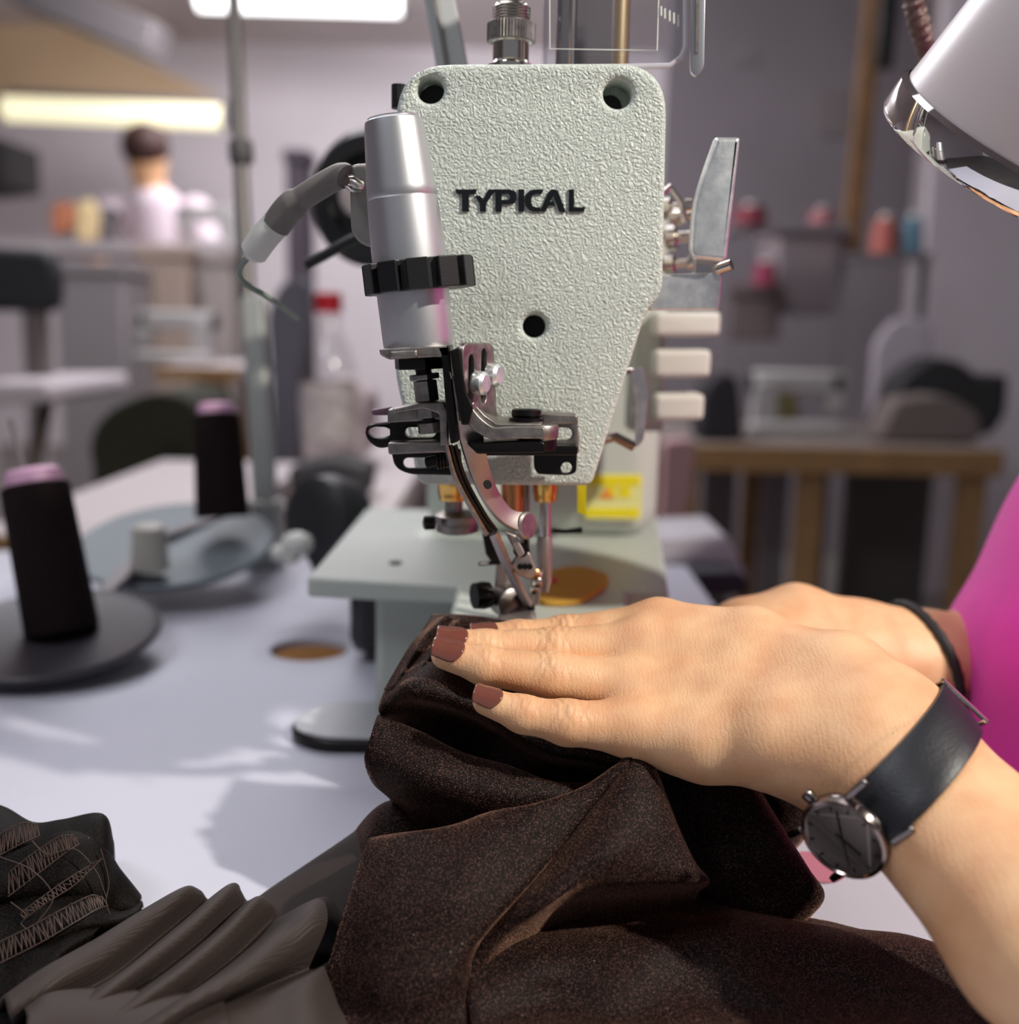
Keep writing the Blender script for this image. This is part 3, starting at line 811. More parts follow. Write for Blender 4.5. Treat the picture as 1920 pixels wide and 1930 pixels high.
MB().tube([Q(1165, 700, 0.475), Q(1192, 700, 0.472), Q(1200, 712, 0.47)], 0.0013, 8).build('guide_arm', m_polish, sm)
MB().tube([Q(1135, 830, 0.47), Q(1160, 824, 0.47), Q(1195, 842, 0.47)], 0.0022, 8).build('guide_screw', m_polish, sm)
# handwheel and belt cover at the far end, left of the head
c = Q(738, 385, 0.80)
MB().lathe([(0, 0.0426), (0.006, 0.047), (0.03, 0.047), (0.036, 0.042), (0.036, 0.030), (0.03, 0.028)], c + V((0.0, -0.01, 0)), (-0.35, -1, 0), 48).build('handwheel', m_black, sm)
MB().lathe([(0, 0.016), (0.006, 0.015), (0.008, 0.010)], c + V((-0.014, -0.05, 0)), (-0.35, -1, 0), 32).build('wheel_hub', mat('hub_grey', srgb(176, 164, 162), 0.4), sm)
MB().lathe([(0, 0.013), (0.09, 0.013)], c + V((0, 0.0, 0)), (0.8, 0.6, 0), 20).build('wheel_shaft', m_polish, sm)
tb = crom([Q(576, 500, 0.52), Q(620, 476, 0.52), Q(660, 454, 0.52), Q(705, 436, 0.52)], 5)
MB().tube(tb, 0.0026, 10).build('black_cable', m_black, sm)
# ------------------------------------------------------------------ the seamstress: near hand, far hand, torso
def skin_material():
    m = bpy.data.materials.new('skin'); m.use_nodes = True
    nt = m.node_tree; b = nt.nodes['Principled BSDF']
    tc = nt.nodes.new('ShaderNodeTexCoord')
    n = nt.nodes.new('ShaderNodeTexNoise'); n.inputs['Scale'].default_value = 70; n.inputs['Detail'].default_value = 4
    nt.links.new(tc.outputs['Object'], n.inputs['Vector'])
    r = nt.nodes.new('ShaderNodeValToRGB')
    r.color_ramp.elements[0].position = 0.32; r.color_ramp.elements[1].position = 0.68
    r.color_ramp.elements[0].color = (*srgb(222, 166, 124), 1)
    r.color_ramp.elements[1].color = (*srgb(236, 190, 146), 1)
    nt.links.new(n.outputs['Fac'], r.inputs['Fac'])
    nt.links.new(r.outputs['Color'], b.inputs['Base Color'])
    b.inputs['Roughness'].default_value = 0.48
    b.inputs['Subsurface Weight'].default_value = 0.12
    b.inputs['Subsurface Radius'].default_value = (1.0, 0.35, 0.2)
    b.inputs['Subsurface Scale'].default_value = 0.004
    # fine criss-cross skin lines, stretched across the limb
    mp = nt.nodes.new('ShaderNodeMapping'); mp.inputs['Scale'].default_value = (1.5, 1, 1)
    nt.links.new(tc.outputs['Object'], mp.inputs['Vector'])
    v = nt.nodes.new('ShaderNodeTexVoronoi'); v.feature = 'DISTANCE_TO_EDGE'; v.inputs['Scale'].default_value = 900
    nt.links.new(mp.outputs['Vector'], v.inputs['Vector'])
    w = nt.nodes.new('ShaderNodeTexWave'); w.wave_type = 'BANDS'; w.bands_direction = 'X'
    w.inputs['Scale'].default_value = 190; w.inputs['Distortion'].default_value = 9; w.inputs['Detail'].default_value = 3; w.inputs['Detail Scale'].default_value = 1.6
    nt.links.new(tc.outputs['Object'], w.inputs['Vector'])
    mx = nt.nodes.new('ShaderNodeMath'); mx.operation = 'MULTIPLY_ADD'; mx.inputs[1].default_value = 0.35
    nt.links.new(w.outputs['Fac'], mx.inputs[0]); nt.links.new(v.outputs['Distance'], mx.inputs[2])
    bp = nt.nodes.new('ShaderNodeBump'); bp.inputs['Strength'].default_value = 0.30; bp.inputs['Distance'].default_value = 0.0005
    nt.links.new(mx.outputs[0], bp.inputs['Height']); nt.links.new(bp.outputs['Normal'], b.inputs['Normal'])
    return m
m_skin = skin_material()
m_nail = mat('nail_polish', srgb(116, 68, 58), 0.14, 0, None, None, None, Coat_Weight=0.6)

def pm(px, py, d, r_mm): return (P(px, py, d), r_mm / 1000.0)
FING = {
 'index': [pm(1240, 1182, .412, 9.6), pm(1065, 1200, .415, 8.0), pm(975, 1204, .413, 6.9), pm(912, 1204, .411, 5.9)],
 'middle': [pm(1206, 1222, .402, 10.2), pm(1040, 1226, .402, 8.3), pm(915, 1223, .400, 6.9), pm(846, 1211, .398, 5.5)],
 'ring': [pm(1186, 1298, .388, 10.0), pm(1035, 1273, .386, 8.5), pm(912, 1254, .385, 6.8), pm(840, 1234, .385, 5.4)],
 'pinky': [pm(1192, 1372, .372, 9.6), pm(1068, 1362, .369, 7.6), pm(985, 1346, .369, 6.2), pm(917, 1322, .370, 4.9)],
 'thumb': [pm(1500, 1330, .39, 14), pm(1340, 1285, .425, 12), pm(1200, 1262, .432, 9.5), pm(1110, 1255, .430, 8)],
}
META = [
 [pm(1240, 1180, .412, 9.8), pm(1420, 1206, .396, 11.3), pm(1590, 1282, .372, 13.5), pm(1672, 1368, .353, 14.6)],
 [pm(1208, 1222, .402, 10.4), pm(1400, 1262, .386, 11.5), pm(1640, 1370, .357, 15)],
 [pm(1188, 1298, .388, 10.2), pm(1380, 1332, .375, 11.6), pm(1620, 1405, .351, 15)],
 [pm(1194, 1372, .372, 9.8), pm(1330, 1404, .363, 11.4), pm(1465, 1399, .354, 12.2), pm(1600, 1440, .345, 14)],
]
NDOR = V((0.05, -0.60, 0.80)).normalized()
PALM = [[pm(1280, 1300, .415, 12), pm(1480, 1370, .395, 14), pm(1620, 1420, .37, 14)]]
W1, W2 = pm(1718, 1424, .346, 14.8), pm(1656, 1483, .338, 14.2)
E1, E2 = pm(2040, 1712, .300, 18.6), pm(1948, 1800, .290, 18.0)
ELB = P(2900, 2430, .225)
FORE = [
 [META[0][2], META[0][3], W1, E1, (ELB + V((0.006, 0, 0)), 0.034)],
 [META[3][2], META[3][3], W2, E2, (ELB, 0.036)],
]
KNUCK = []
for nm in ('index', 'middle', 'ring', 'pinky'):
    f = FING[nm]
    for j, amp in ((1, 1.0), (2, 0.7)):
        axis = (f[j + 1][0] - f[j - 1][0]).normalized()
        nd = (NDOR - axis * NDOR.dot(axis)).normalized()
        KNUCK.append((np.array(f[j][0], np.float32), np.array(axis, np.float32), np.array(nd, np.float32), f[j][1], amp))

def near_arm(p, detail=True):
    fd = None
    for nm, pts in FING.items():
        d = chain_d(p, pts, 0.003)
        # fleshy pads: middle of each phalanx a little fuller on the palm side
        fd = d if fd is None else smin(fd, d, 0.0016)
    pd = None
    for mc in META + PALM:
        d = chain_d(p, mc, 0.006)
        pd = d if pd is None else smin(pd, d, 0.010)
    # heel of the hand on the little-finger side
    d = seg_d(p, P(1280, 1395, .372), P(1470, 1412, .362), 0.0105, 0.0125)
    pd = smin(pd, d, 0.008)
    out = smin(fd, pd, 0.0055)
    fo = None
    for c in FORE:
        d = chain_d(p, c, 0.012)
        fo = d if fo is None else smin(fo, d, 0.030)
    out = smin(out, fo, 0.012)
    if detail:
        # knuckle bumps on the back of the hand
        for nm in ('index', 'middle', 'ring', 'pinky'):
            c = FING[nm][0][0] + NDOR * (FING[nm][0][1] * 0.62)
            q = np.linalg.norm(p - np.array(c, np.float32), axis=1)
            out = out - 0.0016 * np.exp(-(q / 0.0085) ** 2)
        # creases across each finger joint, on the dorsal side
        for c, a, nd, r, amp in KNUCK:
            rel = p - c
            t = rel @ a
            h = rel @ nd
            s = np.linalg.norm(rel - t[:, None] * a - h[:, None] * nd, axis=1)
            near = (np.abs(t) < 0.012) & (h > 0) & (s < r * 1.2)
            if not near.any(): continue
            tt = t[near]; hh = np.clip(h[near] / r, 0, 1); ss = s[near] / r
            w = hh * np.exp(-(ss / 0.85) ** 2)
            g = np.zeros_like(tt)
            for o_, a_ in ((-0.0046, 0.5), (-0.0026, 0.9), (-0.0004, 0.6), (0.0014, 0.8), (0.0034, 0.9), (0.0054, 0.5)):
                g += a_ * np.exp(-((tt - o_ * (1 + 0.55 * ss ** 2) - 0.0006 * np.sin(ss * 5 + o_ * 900)) / 0.00055) ** 2)
            bulge = 0.0007 * np.exp(-(tt / 0.0045) ** 2)
            out[near] += amp * w * (0.00075 * g) - amp * w * bulge
        # tendons and veins on the back of the hand
        for (x0, y0, d0, x1, y1, d1, hgt, wid) in ((1260, 1190, .397, 1520, 1290, .37, .0007, .0035), (1230, 1245, .388, 1540, 1340, .36, .0008, .0030), (1300, 1268, .378, 1470, 1300, .366, .0009, .0022),
                                                    (1205, 1315, .375, 1500, 1370, .35, .0006, .003)):
            dd = seg_d(p, P(x0, y0, d0), P(x1, y1, d1), 0, 0)
            out = out - hgt * np.exp(-(dd / (wid * 2.2)) ** 2)
    return out

person = thing('person', (0.42, 0.55, 0.0), 'seamstress in a magenta shirt pressing brown velvet with both hands at the machine', 'person')
# bounds for the fine hand and the coarser forearm, joined under the watch strap
hand_pts = [q[0] for c in list(FING.values()) + META for q in c]
lo = V([min(p[i] for p in hand_pts) - 0.022 for i in range(3)])
hi = V([max(p[i] for p in hand_pts) + 0.022 for i in range(3)])
STRAP_C = (W1[0] + W2[0]) / 2
ARM_AX = ((E1[0] + E2[0]) / 2 - (META[0][3][0] + META[3][3][0]) / 2).normalized()
cut = P(1712, 1440, .341)
lo = V((lo.x, lo.y, lo.z)); hi = V((hi.x + 0.03, hi.y, hi.z))
CUTN = np.array(ARM_AX, np.float32)
v1, f1 = surface_net(near_arm, lo - V((0, 0.02, 0.03)), hi, 0.00075)
side = (v1 - np.array(cut)) @ CUTN
keep = (side[f1] < 0.0005).all(1)
f1 = f1[keep]
def coarse(p): return near_arm(p, False)
elo = V([min(cut[i], ELB[i]) - 0.06 for i in range(3)]); ehi = V([max(cut[i], ELB[i]) + 0.06 for i in range(3)])
v2, f2 = surface_net(coarse, elo, ehi, 0.0016)
side = (v2 - np.array(cut)) @ CUTN
keep = (side[f2] > -0.002).all(1)
f2 = f2[keep]

# far hand, far forearm
FAR = [[pm(1300, 1238, .50, 13), pm(1400, 1190, .50, 13), pm(1500, 1166, .50, 14), pm(1615, 1204, .505, 15.5), pm(1730, 1234, .512, 17.5), pm(1850, 1242, .525, 20), pm(2060, 1290, .56, 27)],
       [pm(1330, 1275, .47, 13), pm(1440, 1250, .475, 15), pm(1620, 1260, .49, 15), pm(1730, 1270, .50, 17), pm(1850, 1275, .52, 20), pm(2060, 1300, .56, 27)]]
FARF = [[pm(1330, 1220, .50, 10), pm(1230, 1225, .495, 8.5), pm(1160, 1235, .49, 7.5), pm(1110, 1240, .485, 6)],
        [pm(1340, 1250, .485, 10), pm(1240, 1262, .475, 8.5), pm(1160, 1268, .47, 7.5), pm(1100, 1270, .465, 6)],
        [pm(1350, 1270, .475, 10), pm(1260, 1292, .46, 8.5), pm(1190, 1298, .455, 7.5), pm(1140, 1298, .452, 6)],
        [pm(1360, 1230, .515, 10), pm(1270, 1222, .52, 8), pm(1210, 1226, .518, 7), pm(1170, 1230, .515, 5.5)],
        [pm(1470, 1290, .47, 13), pm(1400, 1310, .452, 10), pm(1330, 1318, .447, 8)]]
def far_arm(p):
    d = None
    for c in FAR:
        e = chain_d(p, c, 0.012); d = e if d is None else smin(d, e, 0.025)
    g = None
    for c in FARF:
        e = chain_d(p, c, 0.003); g = e if g is None else np.minimum(g, e)
    return smin(d, g, 0.008)
fp = [q[0] for c in FAR + FARF for q in c]
v3, f3 = surface_net(far_arm, V([min(p[i] for p in fp) - 0.035 for i in range(3)]), V([max(p[i] for p in fp) + 0.035 for i in range(3)]), 0.0022)

# trunk, shoulders and upper arms (skin inside the shirt)
TORSO = [(V((.345, .47, .50)), .145), (V((.350, .47, .70)), .128), (V((.352, .47, .80)), .118), (V((.388, .47, .894)), .112),
         (V((.43, .48, 1.0)), .092), (V((.45, .49, 1.06)), .075), (V((.47, .49, 1.16)), .05)]
SHN, SHF = V((.53, .36, 1.01)), V((.47, .70, 1.02))
def trunk(p, fat=0.0):
    d = None
    q = p.copy(); q[:, 1] = 0.47 + (q[:, 1] - 0.47) * 1.0           # broader across the shoulders
    d = chain_d(q, [(a, r + fat) for a, r in TORSO], 0.05)
    s = chain_d(p, [(SHN, 0.058 + fat), (V((.47, .50, 1.05)), 0.05 + fat), (SHF, 0.058 + fat)], 0.04)
    return smin(d, s, 0.06)
def upper_arms(p):
    d1 = chain_d(p, [(SHN, 0.052), (SHN.lerp(ELB, 0.5), 0.046), (ELB, 0.038)], 0.02)
    e = P(2060, 1295, .56)
    d2 = chain_d(p, [(SHF, 0.052), (V((.40, .70, .86)), 0.040), (V((.36, .64, .84)), 0.034), (e, 0.028)], 0.02)
    return np.minimum(d1, d2)
v4, f4 = surface_net(lambda p: smin(trunk(p), upper_arms(p), 0.03), (0.10, 0.08, 0.36), (0.70, 0.86, 1.24), 0.007)
vs_, fs_, off = [], [], 0
for v, f in ((v1, f1), (v2, f2), (v3, f3), (v4, f4)):
    vs_.append(v); fs_.append(f + off); off += len(v)
body = mesh_np('body', np.concatenate(vs_), np.concatenate(fs_), m_skin, person)
bm = bmesh.new(); bm.from_mesh(body.data)
loose = [v for v in bm.verts if not v.link_faces]
bmesh.ops.delete(bm, geom=loose, context='VERTS')
bm.to_mesh(body.data); bm.free()

# magenta shirt with soft folds
def shirt_f(p):
    d = trunk(p, 0.010)
    sl = np.minimum(chain_d(p, [(SHN, 0.064), (SHN.lerp(ELB, 0.42), 0.060)], 0.02), chain_d(p, [(SHF, 0.064), (SHF.lerp(V((.40, .70, .86)), 0.6), 0.056)], 0.02))
    d = smin(d, sl, 0.03)
    w = 0.003 * np.sin(p[:, 2] * 60 + 9 * p[:, 1] + 3 * np.sin(p[:, 0] * 30)) * np.clip((1.0 - p[:, 2]) * 3, 0, 1)
    return d + w
v5, f5 = surface_net(shirt_f, (0.10, 0.08, 0.38), (0.70, 0.86, 1.11), 0.006)
m_shirt = mat('magenta_jersey', srgb(224, 30, 166), 0.75, 0, (900, 0.25, 0.0006), (25, 0.08), None, Sheen_Weight=0.3)
sh = mesh_np('shirt', v5, f5, m_shirt, person)
sh['label'] = 'bright magenta jersey shirt'

# nails wrap the finger tips
def nail(pts, name, length=0.0125, ang=58, over=0.0022, roll=0.0, back=0.0):
    a = (pts[3][0] - pts[2][0]).normalized()
    nd = (NDOR - a * NDOR.dot(a)).normalized()
    sd = a.cross(nd).normalized()
    if roll: 
        nd, sd = nd * math.cos(roll) + sd * math.sin(roll), sd * math.cos(roll) - nd * math.sin(roll)
    tip = pts[3][0] + a * (pts[3][1] * 0.72 - back)
    v = []; NI, NJ = 12, 13
    for i in range(NI):
        t = i / (NI - 1)
        o = tip - a * (length * (1 - t) - over)
        for j in range(NJ):
            s = j / (NJ - 1) * 2 - 1
            wdt = ang * (0.80 + 0.20 * min(1, t * 2.4)) if t < 0.42 else ang * (1.0 - 0.12 * (t - 0.42) / 0.58)
            th = math.radians(wdt) * s
            # rounded cuticle
            oo = o + a * (0.0024 * (s * s) if t < 0.3 else 0) * (1 - t / 0.3 if t < 0.3 else 0) - a * (0.0008 * s * s * t)
            dr = nd * math.cos(th) + sd * math.sin(th)
            base = pts[2][0] + a * (oo - pts[2][0]).dot(a)
            lim = pts[3][0] + a * (pts[3][1] * 0.35)
            if (base - lim).dot(a) > 0: b2 = lim
            else: b2 = base
            rr = np.linspace(0.002, 0.012, 60)
            q = np.array([tuple(b2 + dr * r) for r in rr], np.float32)
            dd = near_arm(q, True)
            k = int(np.argmax(dd > 0)) if (dd > 0).any() else 59
            r = float(rr[k]) + 0.00022
            v.append(base + dr * r)
    f = [(i * NJ + j, i * NJ + j + 1, (i + 1) * NJ + j + 1, (i + 1) * NJ + j) for i in range(NI - 1) for j in range(NJ - 1)]
    o = add('fingernail', v, f, m_nail, body, angle=180, solid=0.0006)
    o['label'] = 'glossy brown painted fingernail'
    sm_ = o.modifiers.new('smooth', 'SMOOTH'); sm_.iterations = 4; sm_.factor = 0.5
    o.modifiers.move(1, 0)
    return o
nail(FING['index'], 'index', 0.0115, 58)
nail(FING['middle'], 'middle', 0.0125, 60)
nail(FING['ring'], 'ring', 0.0125, 60)
nail(FING['pinky'], 'pinky', 0.0110, 60)

# ------------------------------------------------------------------ wrist watch
def loop_on_arm(center, axis, n, field, start):
    axis = axis.normalized(); s = (start - axis * start.dot(axis)).normalized(); b = axis.cross(s)
    res = []
    rr = np.linspace(0.005, 0.06, 400)
    for j in range(n):
        a = 2 * math.pi * j / n
        dr = s * math.cos(a) + b * math.sin(a)
        q = np.array([tuple(center + dr * r) for r in rr], np.float32)
        dd = field(q); k = int(np.argmax(dd > 0))
        res.append((dr, float(rr[k])))
    return res
watch = thing('wrist_watch', STRAP_C, 'slim black leather wrist watch with round dark dial on the near wrist', 'watch')
m_leather = mat('black_leather', (0.012, 0.013, 0.018), 0.42, 0, (1300, 0.35, 0.0004))
m_gun = mat('gunmetal', (0.20, 0.18, 0.18), 0.18, 1)
strap_c = P(1706, 1436, .340)
sax = (P(1790, 1512, .334) - P(1640, 1365, .342)).normalized()
N = 72
dial_dir = (P(1600, 1560, .330) - strap_c) - _f * 0.007; dial_dir = (dial_dir - sax * dial_dir.dot(sax)).normalized()
wid = 0.0165
NS = 5
v = []
for k in range(NS):
    o = (k / (NS - 1) - 0.5) * wid
    lp = loop_on_arm(strap_c + sax * o, sax, N, lambda q: near_arm(q, False), dial_dir)
    crown = 0.0006 * (1 - (2 * k / (NS - 1) - 1) ** 2)
    v += [strap_c + sax * o + dr * (r + 0.0011 + crown) for dr, r in lp]
f = []
for k in range(NS - 1):
    for j in range(N):
        f.append((k * N + j, k * N + (j + 1) % N, (k + 1) * N + (j + 1) % N, (k + 1) * N + j))
add('strap', v, f, m_leather, watch, angle=180, solid=0.0018, bevel=0.0004)
# case at the little-finger side of the wrist
lp0 = loop_on_arm(strap_c, sax, 8, lambda q: near_arm(q, False), dial_dir)[0]
dc = strap_c + dial_dir * (lp0[1] + 0.0012)
wn = (dial_dir * 0.88 - sax * 0.10 - _f * 0.33).normalized()
RW = 0.0138
case = MB().lathe([(0, RW * 0.86), (0.001, RW * 0.95), (0.0028, RW), (0.0046, RW), (0.0056, RW * 0.97)], dc, wn, 56).build('case', m_gun, watch)
MB().lathe([(0.0050, RW * 0.99), (0.0062, RW * 0.97), (0.0066, RW * 0.91), (0.0060, RW * 0.88)], dc, wn, 56, caps=False).build('bezel', mat('rose_gunmetal', (0.34, 0.27, 0.25), 0.15, 1), case)
dial = MB().lathe([(0.0052, RW * 0.90), (0.0056, RW * 0.89)], dc, wn, 56).build('dial', mat('taupe_dial', srgb(214, 200, 194), 0.6, 0.0), watch)
tu = (sax - wn * sax.dot(wn)).normalized(); tv = wn.cross(tu)
def on_dial(r, a): return dc + wn * 0.0059 + (tu * math.cos(a) + tv * math.sin(a)) * r
m_hand = mat('dark_hands', (0.012, 0.01, 0.01), 0.4)
for a, l, w in ((2.45, 0.0098, 0.0006), (0.15, 0.0068, 0.0008), (-0.65, 0.0095, 0.0003)):
    MB().bar(on_dial(-0.0025, a), on_dial(l, a), w, 0.0003, wn).build('watch_hand', m_hand, dial)
for i in range(12):
    a = i * math.pi / 6
    MB().bar(on_dial(RW * 0.70, a), on_dial(RW * 0.82, a), 0.0005, 0.0002, wn).build('hour_mark', m_hand, dial)
MB().lathe([(0.0060, RW * 0.88), (0.0063, RW * 0.86)], dc, wn, 48).build('crystal', clear_mat('watch_glass', (0.97, 0.97, 0.97), 0.01, 0.05), watch)
tdir = dial_dir.cross(sax).normalized()
if tdir.dot(P(1700, 1400, .33) - P(1590, 1560, .33)) < 0: tdir = -tdir
tdir = (tdir - wn * tdir.dot(wn)).normalized()
for s in (-1, 1):
    for q in (1, -1):
        a0 = dc + wn * 0.0035 + sax * (s * 0.0086) + tdir * (q * RW * 0.80)
        a1 = dc + wn * 0.0012 + sax * (s * 0.0090) + tdir * (q * (RW + 0.0055))
        MB().bar(a0, a1, 0.0022, 0.0026, wn).build('lug', m_gun, case, bevel=0.0006)
MB().lathe([(0, 0.0016), (0.0008, 0.0019), (0.0024, 0.0019), (0.003, 0.0014)], dc + wn * 0.003 - sax * RW, -sax, 14).build('crown', m_gun, watch)
# buckle on the thumb side
lp = loop_on_arm(strap_c, sax, N, lambda q: near_arm(q, False), dial_dir)
best = max(range(N), key=lambda j: (lp[j][0] * lp[j][1]).dot(_r * 0.75 + _u * 0.66))
drb, rb = lp[best]; tb_ = drb.cross(sax).normalized()
bp = strap_c + drb * (rb + 0.0022)
q = [bp + sax * (x * 0.0090) + tb_ * (z * 0.0036) for x, z in ((-1, -1), (1, -1), (1, 1), (-1, 1))]
mb = MB()
for i in range(4): mb.tube([q[i], q[(i + 1) % 4]], 0.0008, 8)
mb.build('buckle', m_polish, watch)
MB().tube([bp - tb_ * 0.0034, bp + tb_ * 0.0038 + drb * 0.0006], 0.0006, 8).build('buckle_pin', m_polish, watch)

# ------------------------------------------------------------------ cord bracelet on the far wrist
bc = P(1722, 1235, .511); bax = (P(1790, 1225, .515) - P(1640, 1240, .505)).normalized()
lp = loop_on_arm(bc, (bax + V((0, 0, 0.22))).normalized(), 60, far_arm, V((0, 0, 1)))
pts = [bc + dr * (r + 0.0012) for dr, r in lp]
mb = MB(); mb.tube(pts + [pts[0], pts[1]], [0.0021 + 0.0004 * (i % 2) for i in range(62)], 10)
o = mb.build('cord_bracelet', mat('black_cord', (0.012, 0.011, 0.012), 0.6), None)
tag(o, 'thin black braided cord bracelet around the far wrist', 'bracelet')
# ------------------------------------------------------------------ cloth
def velvet_material(name, base, sheen, sheen_w=1.0, spark=1.0):
    m = bpy.data.materials.new(name); m.use_nodes = True
    nt = m.node_tree; b = nt.nodes['Principled BSDF']
    b.inputs['Roughness'].default_value = 0.6
    b.inputs['Specular IOR Level'].default_value = 0.12
    b.inputs['Sheen Weight'].default_value = sheen_w
    b.inputs['Sheen Roughness'].default_value = 0.36
    tc = nt.nodes.new('ShaderNodeTexCoord')
    # pile: fine noise puts the glints of the tufts into sheen and base colour
    n = nt.nodes.new('ShaderNodeTexNoise'); n.inputs['Scale'].default_value = 2100; n.inputs['Detail'].default_value = 2
    n.inputs['Roughness'].default_value = 0.7
    nt.links.new(tc.outputs['Object'], n.inputs['Vector'])
    r = nt.nodes.new('ShaderNodeValToRGB')
    r.color_ramp.elements[0].position = 0.50; r.color_ramp.elements[1].position = 0.66
    r.color_ramp.elements[0].color = (*[c * 0.06 for c in sheen], 1)
    r.color_ramp.elements[1].color = (*[min(1, c * 1.05) for c in sheen], 1)
    nt.links.new(n.outputs['Fac'], r.inputs['Fac'])
    nt.links.new(r.outputs['Color'], b.inputs['Sheen Tint'])
    r2 = nt.nodes.new('ShaderNodeValToRGB')
    r2.color_ramp.elements[0].position = 0.53; r2.color_ramp.elements[1].position = 0.70
    r2.color_ramp.elements[0].color = (*[c * 0.4 for c in base], 1)
    r2.color_ramp.elements[1].color = (*[c * 17 * spark for c in base], 1)
    nt.links.new(n.outputs['Fac'], r2.inputs['Fac'])
    bp = nt.nodes.new('ShaderNodeBump'); bp.inputs['Strength'].default_value = 0.6; bp.inputs['Distance'].default_value = 0.0003
    nt.links.new(n.outputs['Fac'], bp.inputs['Height']); nt.links.new(bp.outputs['Normal'], b.inputs['Normal'])
    # dust specks
    v = nt.nodes.new('ShaderNodeTexVoronoi'); v.inputs['Scale'].default_value = 260
    nt.links.new(tc.outputs['Object'], v.inputs['Vector'])
    lt = nt.nodes.new('ShaderNodeMath'); lt.operation = 'LESS_THAN'; lt.inputs[1].default_value = 0.055
    nt.links.new(v.outputs['Distance'], lt.inputs[0])
    sp = nt.nodes.new('ShaderNodeSeparateColor'); nt.links.new(v.outputs['Color'], sp.inputs[0])
    g = nt.nodes.new('ShaderNodeMath'); g.operation = 'GREATER_THAN'; g.inputs[1].default_value = 0.9
    nt.links.new(sp.outputs[0], g.inputs[0])
    mu = nt.nodes.new('ShaderNodeMath'); mu.operation = 'MULTIPLY'
    nt.links.new(lt.outputs[0], mu.inputs[0]); nt.links.new(g.outputs[0], mu.inputs[1])
    mx = nt.nodes.new('ShaderNodeMixRGB'); nt.links.new(r2.outputs['Color'], mx.inputs[1]); mx.inputs[2].default_value = (0.32, 0.26, 0.22, 1)
    nt.links.new(mu.outputs[0], mx.inputs[0]); nt.links.new(mx.outputs[0], b.inputs['Base Color'])
    return m
m_velvet = velvet_material('brown_velvet', (0.0085, 0.0042, 0.0034), (1.0, 0.52, 0.36), 1.0, 1.0)
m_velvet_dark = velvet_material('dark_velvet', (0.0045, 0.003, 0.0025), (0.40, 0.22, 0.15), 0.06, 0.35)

def sheet(ctrl, n=10, wob=0.0, seed=0):
    """tensor Catmull-Rom patch through rows of (px, py, depth)"""
    rows = [crom([P(*c) for c in row], n) for row in ctrl]
    cols = list(zip(*rows))
    cols = [crom(c, n) for c in cols]
    nu, nv = len(cols), len(cols[0])
    v = [p.copy() for c in cols for p in c]
    if wob:
        r = np.random.default_rng(seed)
        ph = r.uniform(0, 6.28, 6); fr = r.uniform(60, 200, (6, 3)) * r.choice([-1, 1], (6, 3))
        for p in v:
            s = sum(math.sin(fr[k][0] * p.x + fr[k][1] * p.y + fr[k][2] * p.z + ph[k]) for k in range(6)) / 6
            p += _f * (-wob * s)
    f = [(i * nv + j, i * nv + j + 1, (i + 1) * nv + j + 1, (i + 1) * nv + j) for i in range(nu - 1) for j in range(nv - 1)]
    return v, f

vel = MB()
# S1: cloth coming off the needle plate and rolling over towards the camera
vel.geo(*sheet([
 [(815, 1160, .436), (870, 1160, .432), (960, 1172, .43), (1100, 1200, .44), (1250, 1260, .44)],
 [(800, 1185, .428), (860, 1182, .420), (950, 1200, .428), (1100, 1250, .435), (1240, 1300, .43)],
 [(765, 1235, .414), (840, 1228, .408), (940, 1258, .412), (1090, 1310, .41), (1230, 1380, .41)],
 [(732, 1292, .402), (805, 1262, .392), (900, 1300, .396), (1060, 1385, .395), (1220, 1430, .40)],
 [(716, 1330, .394), (775, 1290, .383), (880, 1318, .387), (1040, 1410, .388), (1220, 1450, .398)],
 [(717, 1345, .396), (775, 1312, .385), (880, 1340, .390), (1040, 1425, .392), (1220, 1460, .402)],
 [(728, 1352, .410), (790, 1335, .402), (890, 1362, .402), (1040, 1440, .404), (1220, 1480, .41)],
 [(735, 1380, .424), (810, 1390, .420), (900, 1420, .418), (1040, 1470, .418), (1220, 1500, .42)],
 [(745, 1440, .43), (820, 1460, .43), (900, 1490, .428), (1040, 1520, .428), (1220, 1540, .43)]], 8, 0.0040, 1))
# narrow pleats along its left edge
for k, (ln, w) in enumerate((([(842, 1164, .426), (800, 1204, .416), (768, 1254, .405), (742, 1300, .396)], 13), ([(870, 1170, .420), (832, 1212, .410), (800, 1252, .399), (776, 1288, .387)], 15))):
    vel.geo(*sheet([[(x - w * 1.3, y + 2, d + 0.006) for x, y, d in ln], [(x - w * 0.6, y, d + 0.0005) for x, y, d in ln], [(x, y - 2, d - 0.0025) for x, y, d in ln],
                    [(x + w * 0.7, y, d) for x, y, d in ln], [(x + w * 1.5, y + 4, d + 0.005) for x, y, d in ln]], 7, 0.0006, 30 + k))
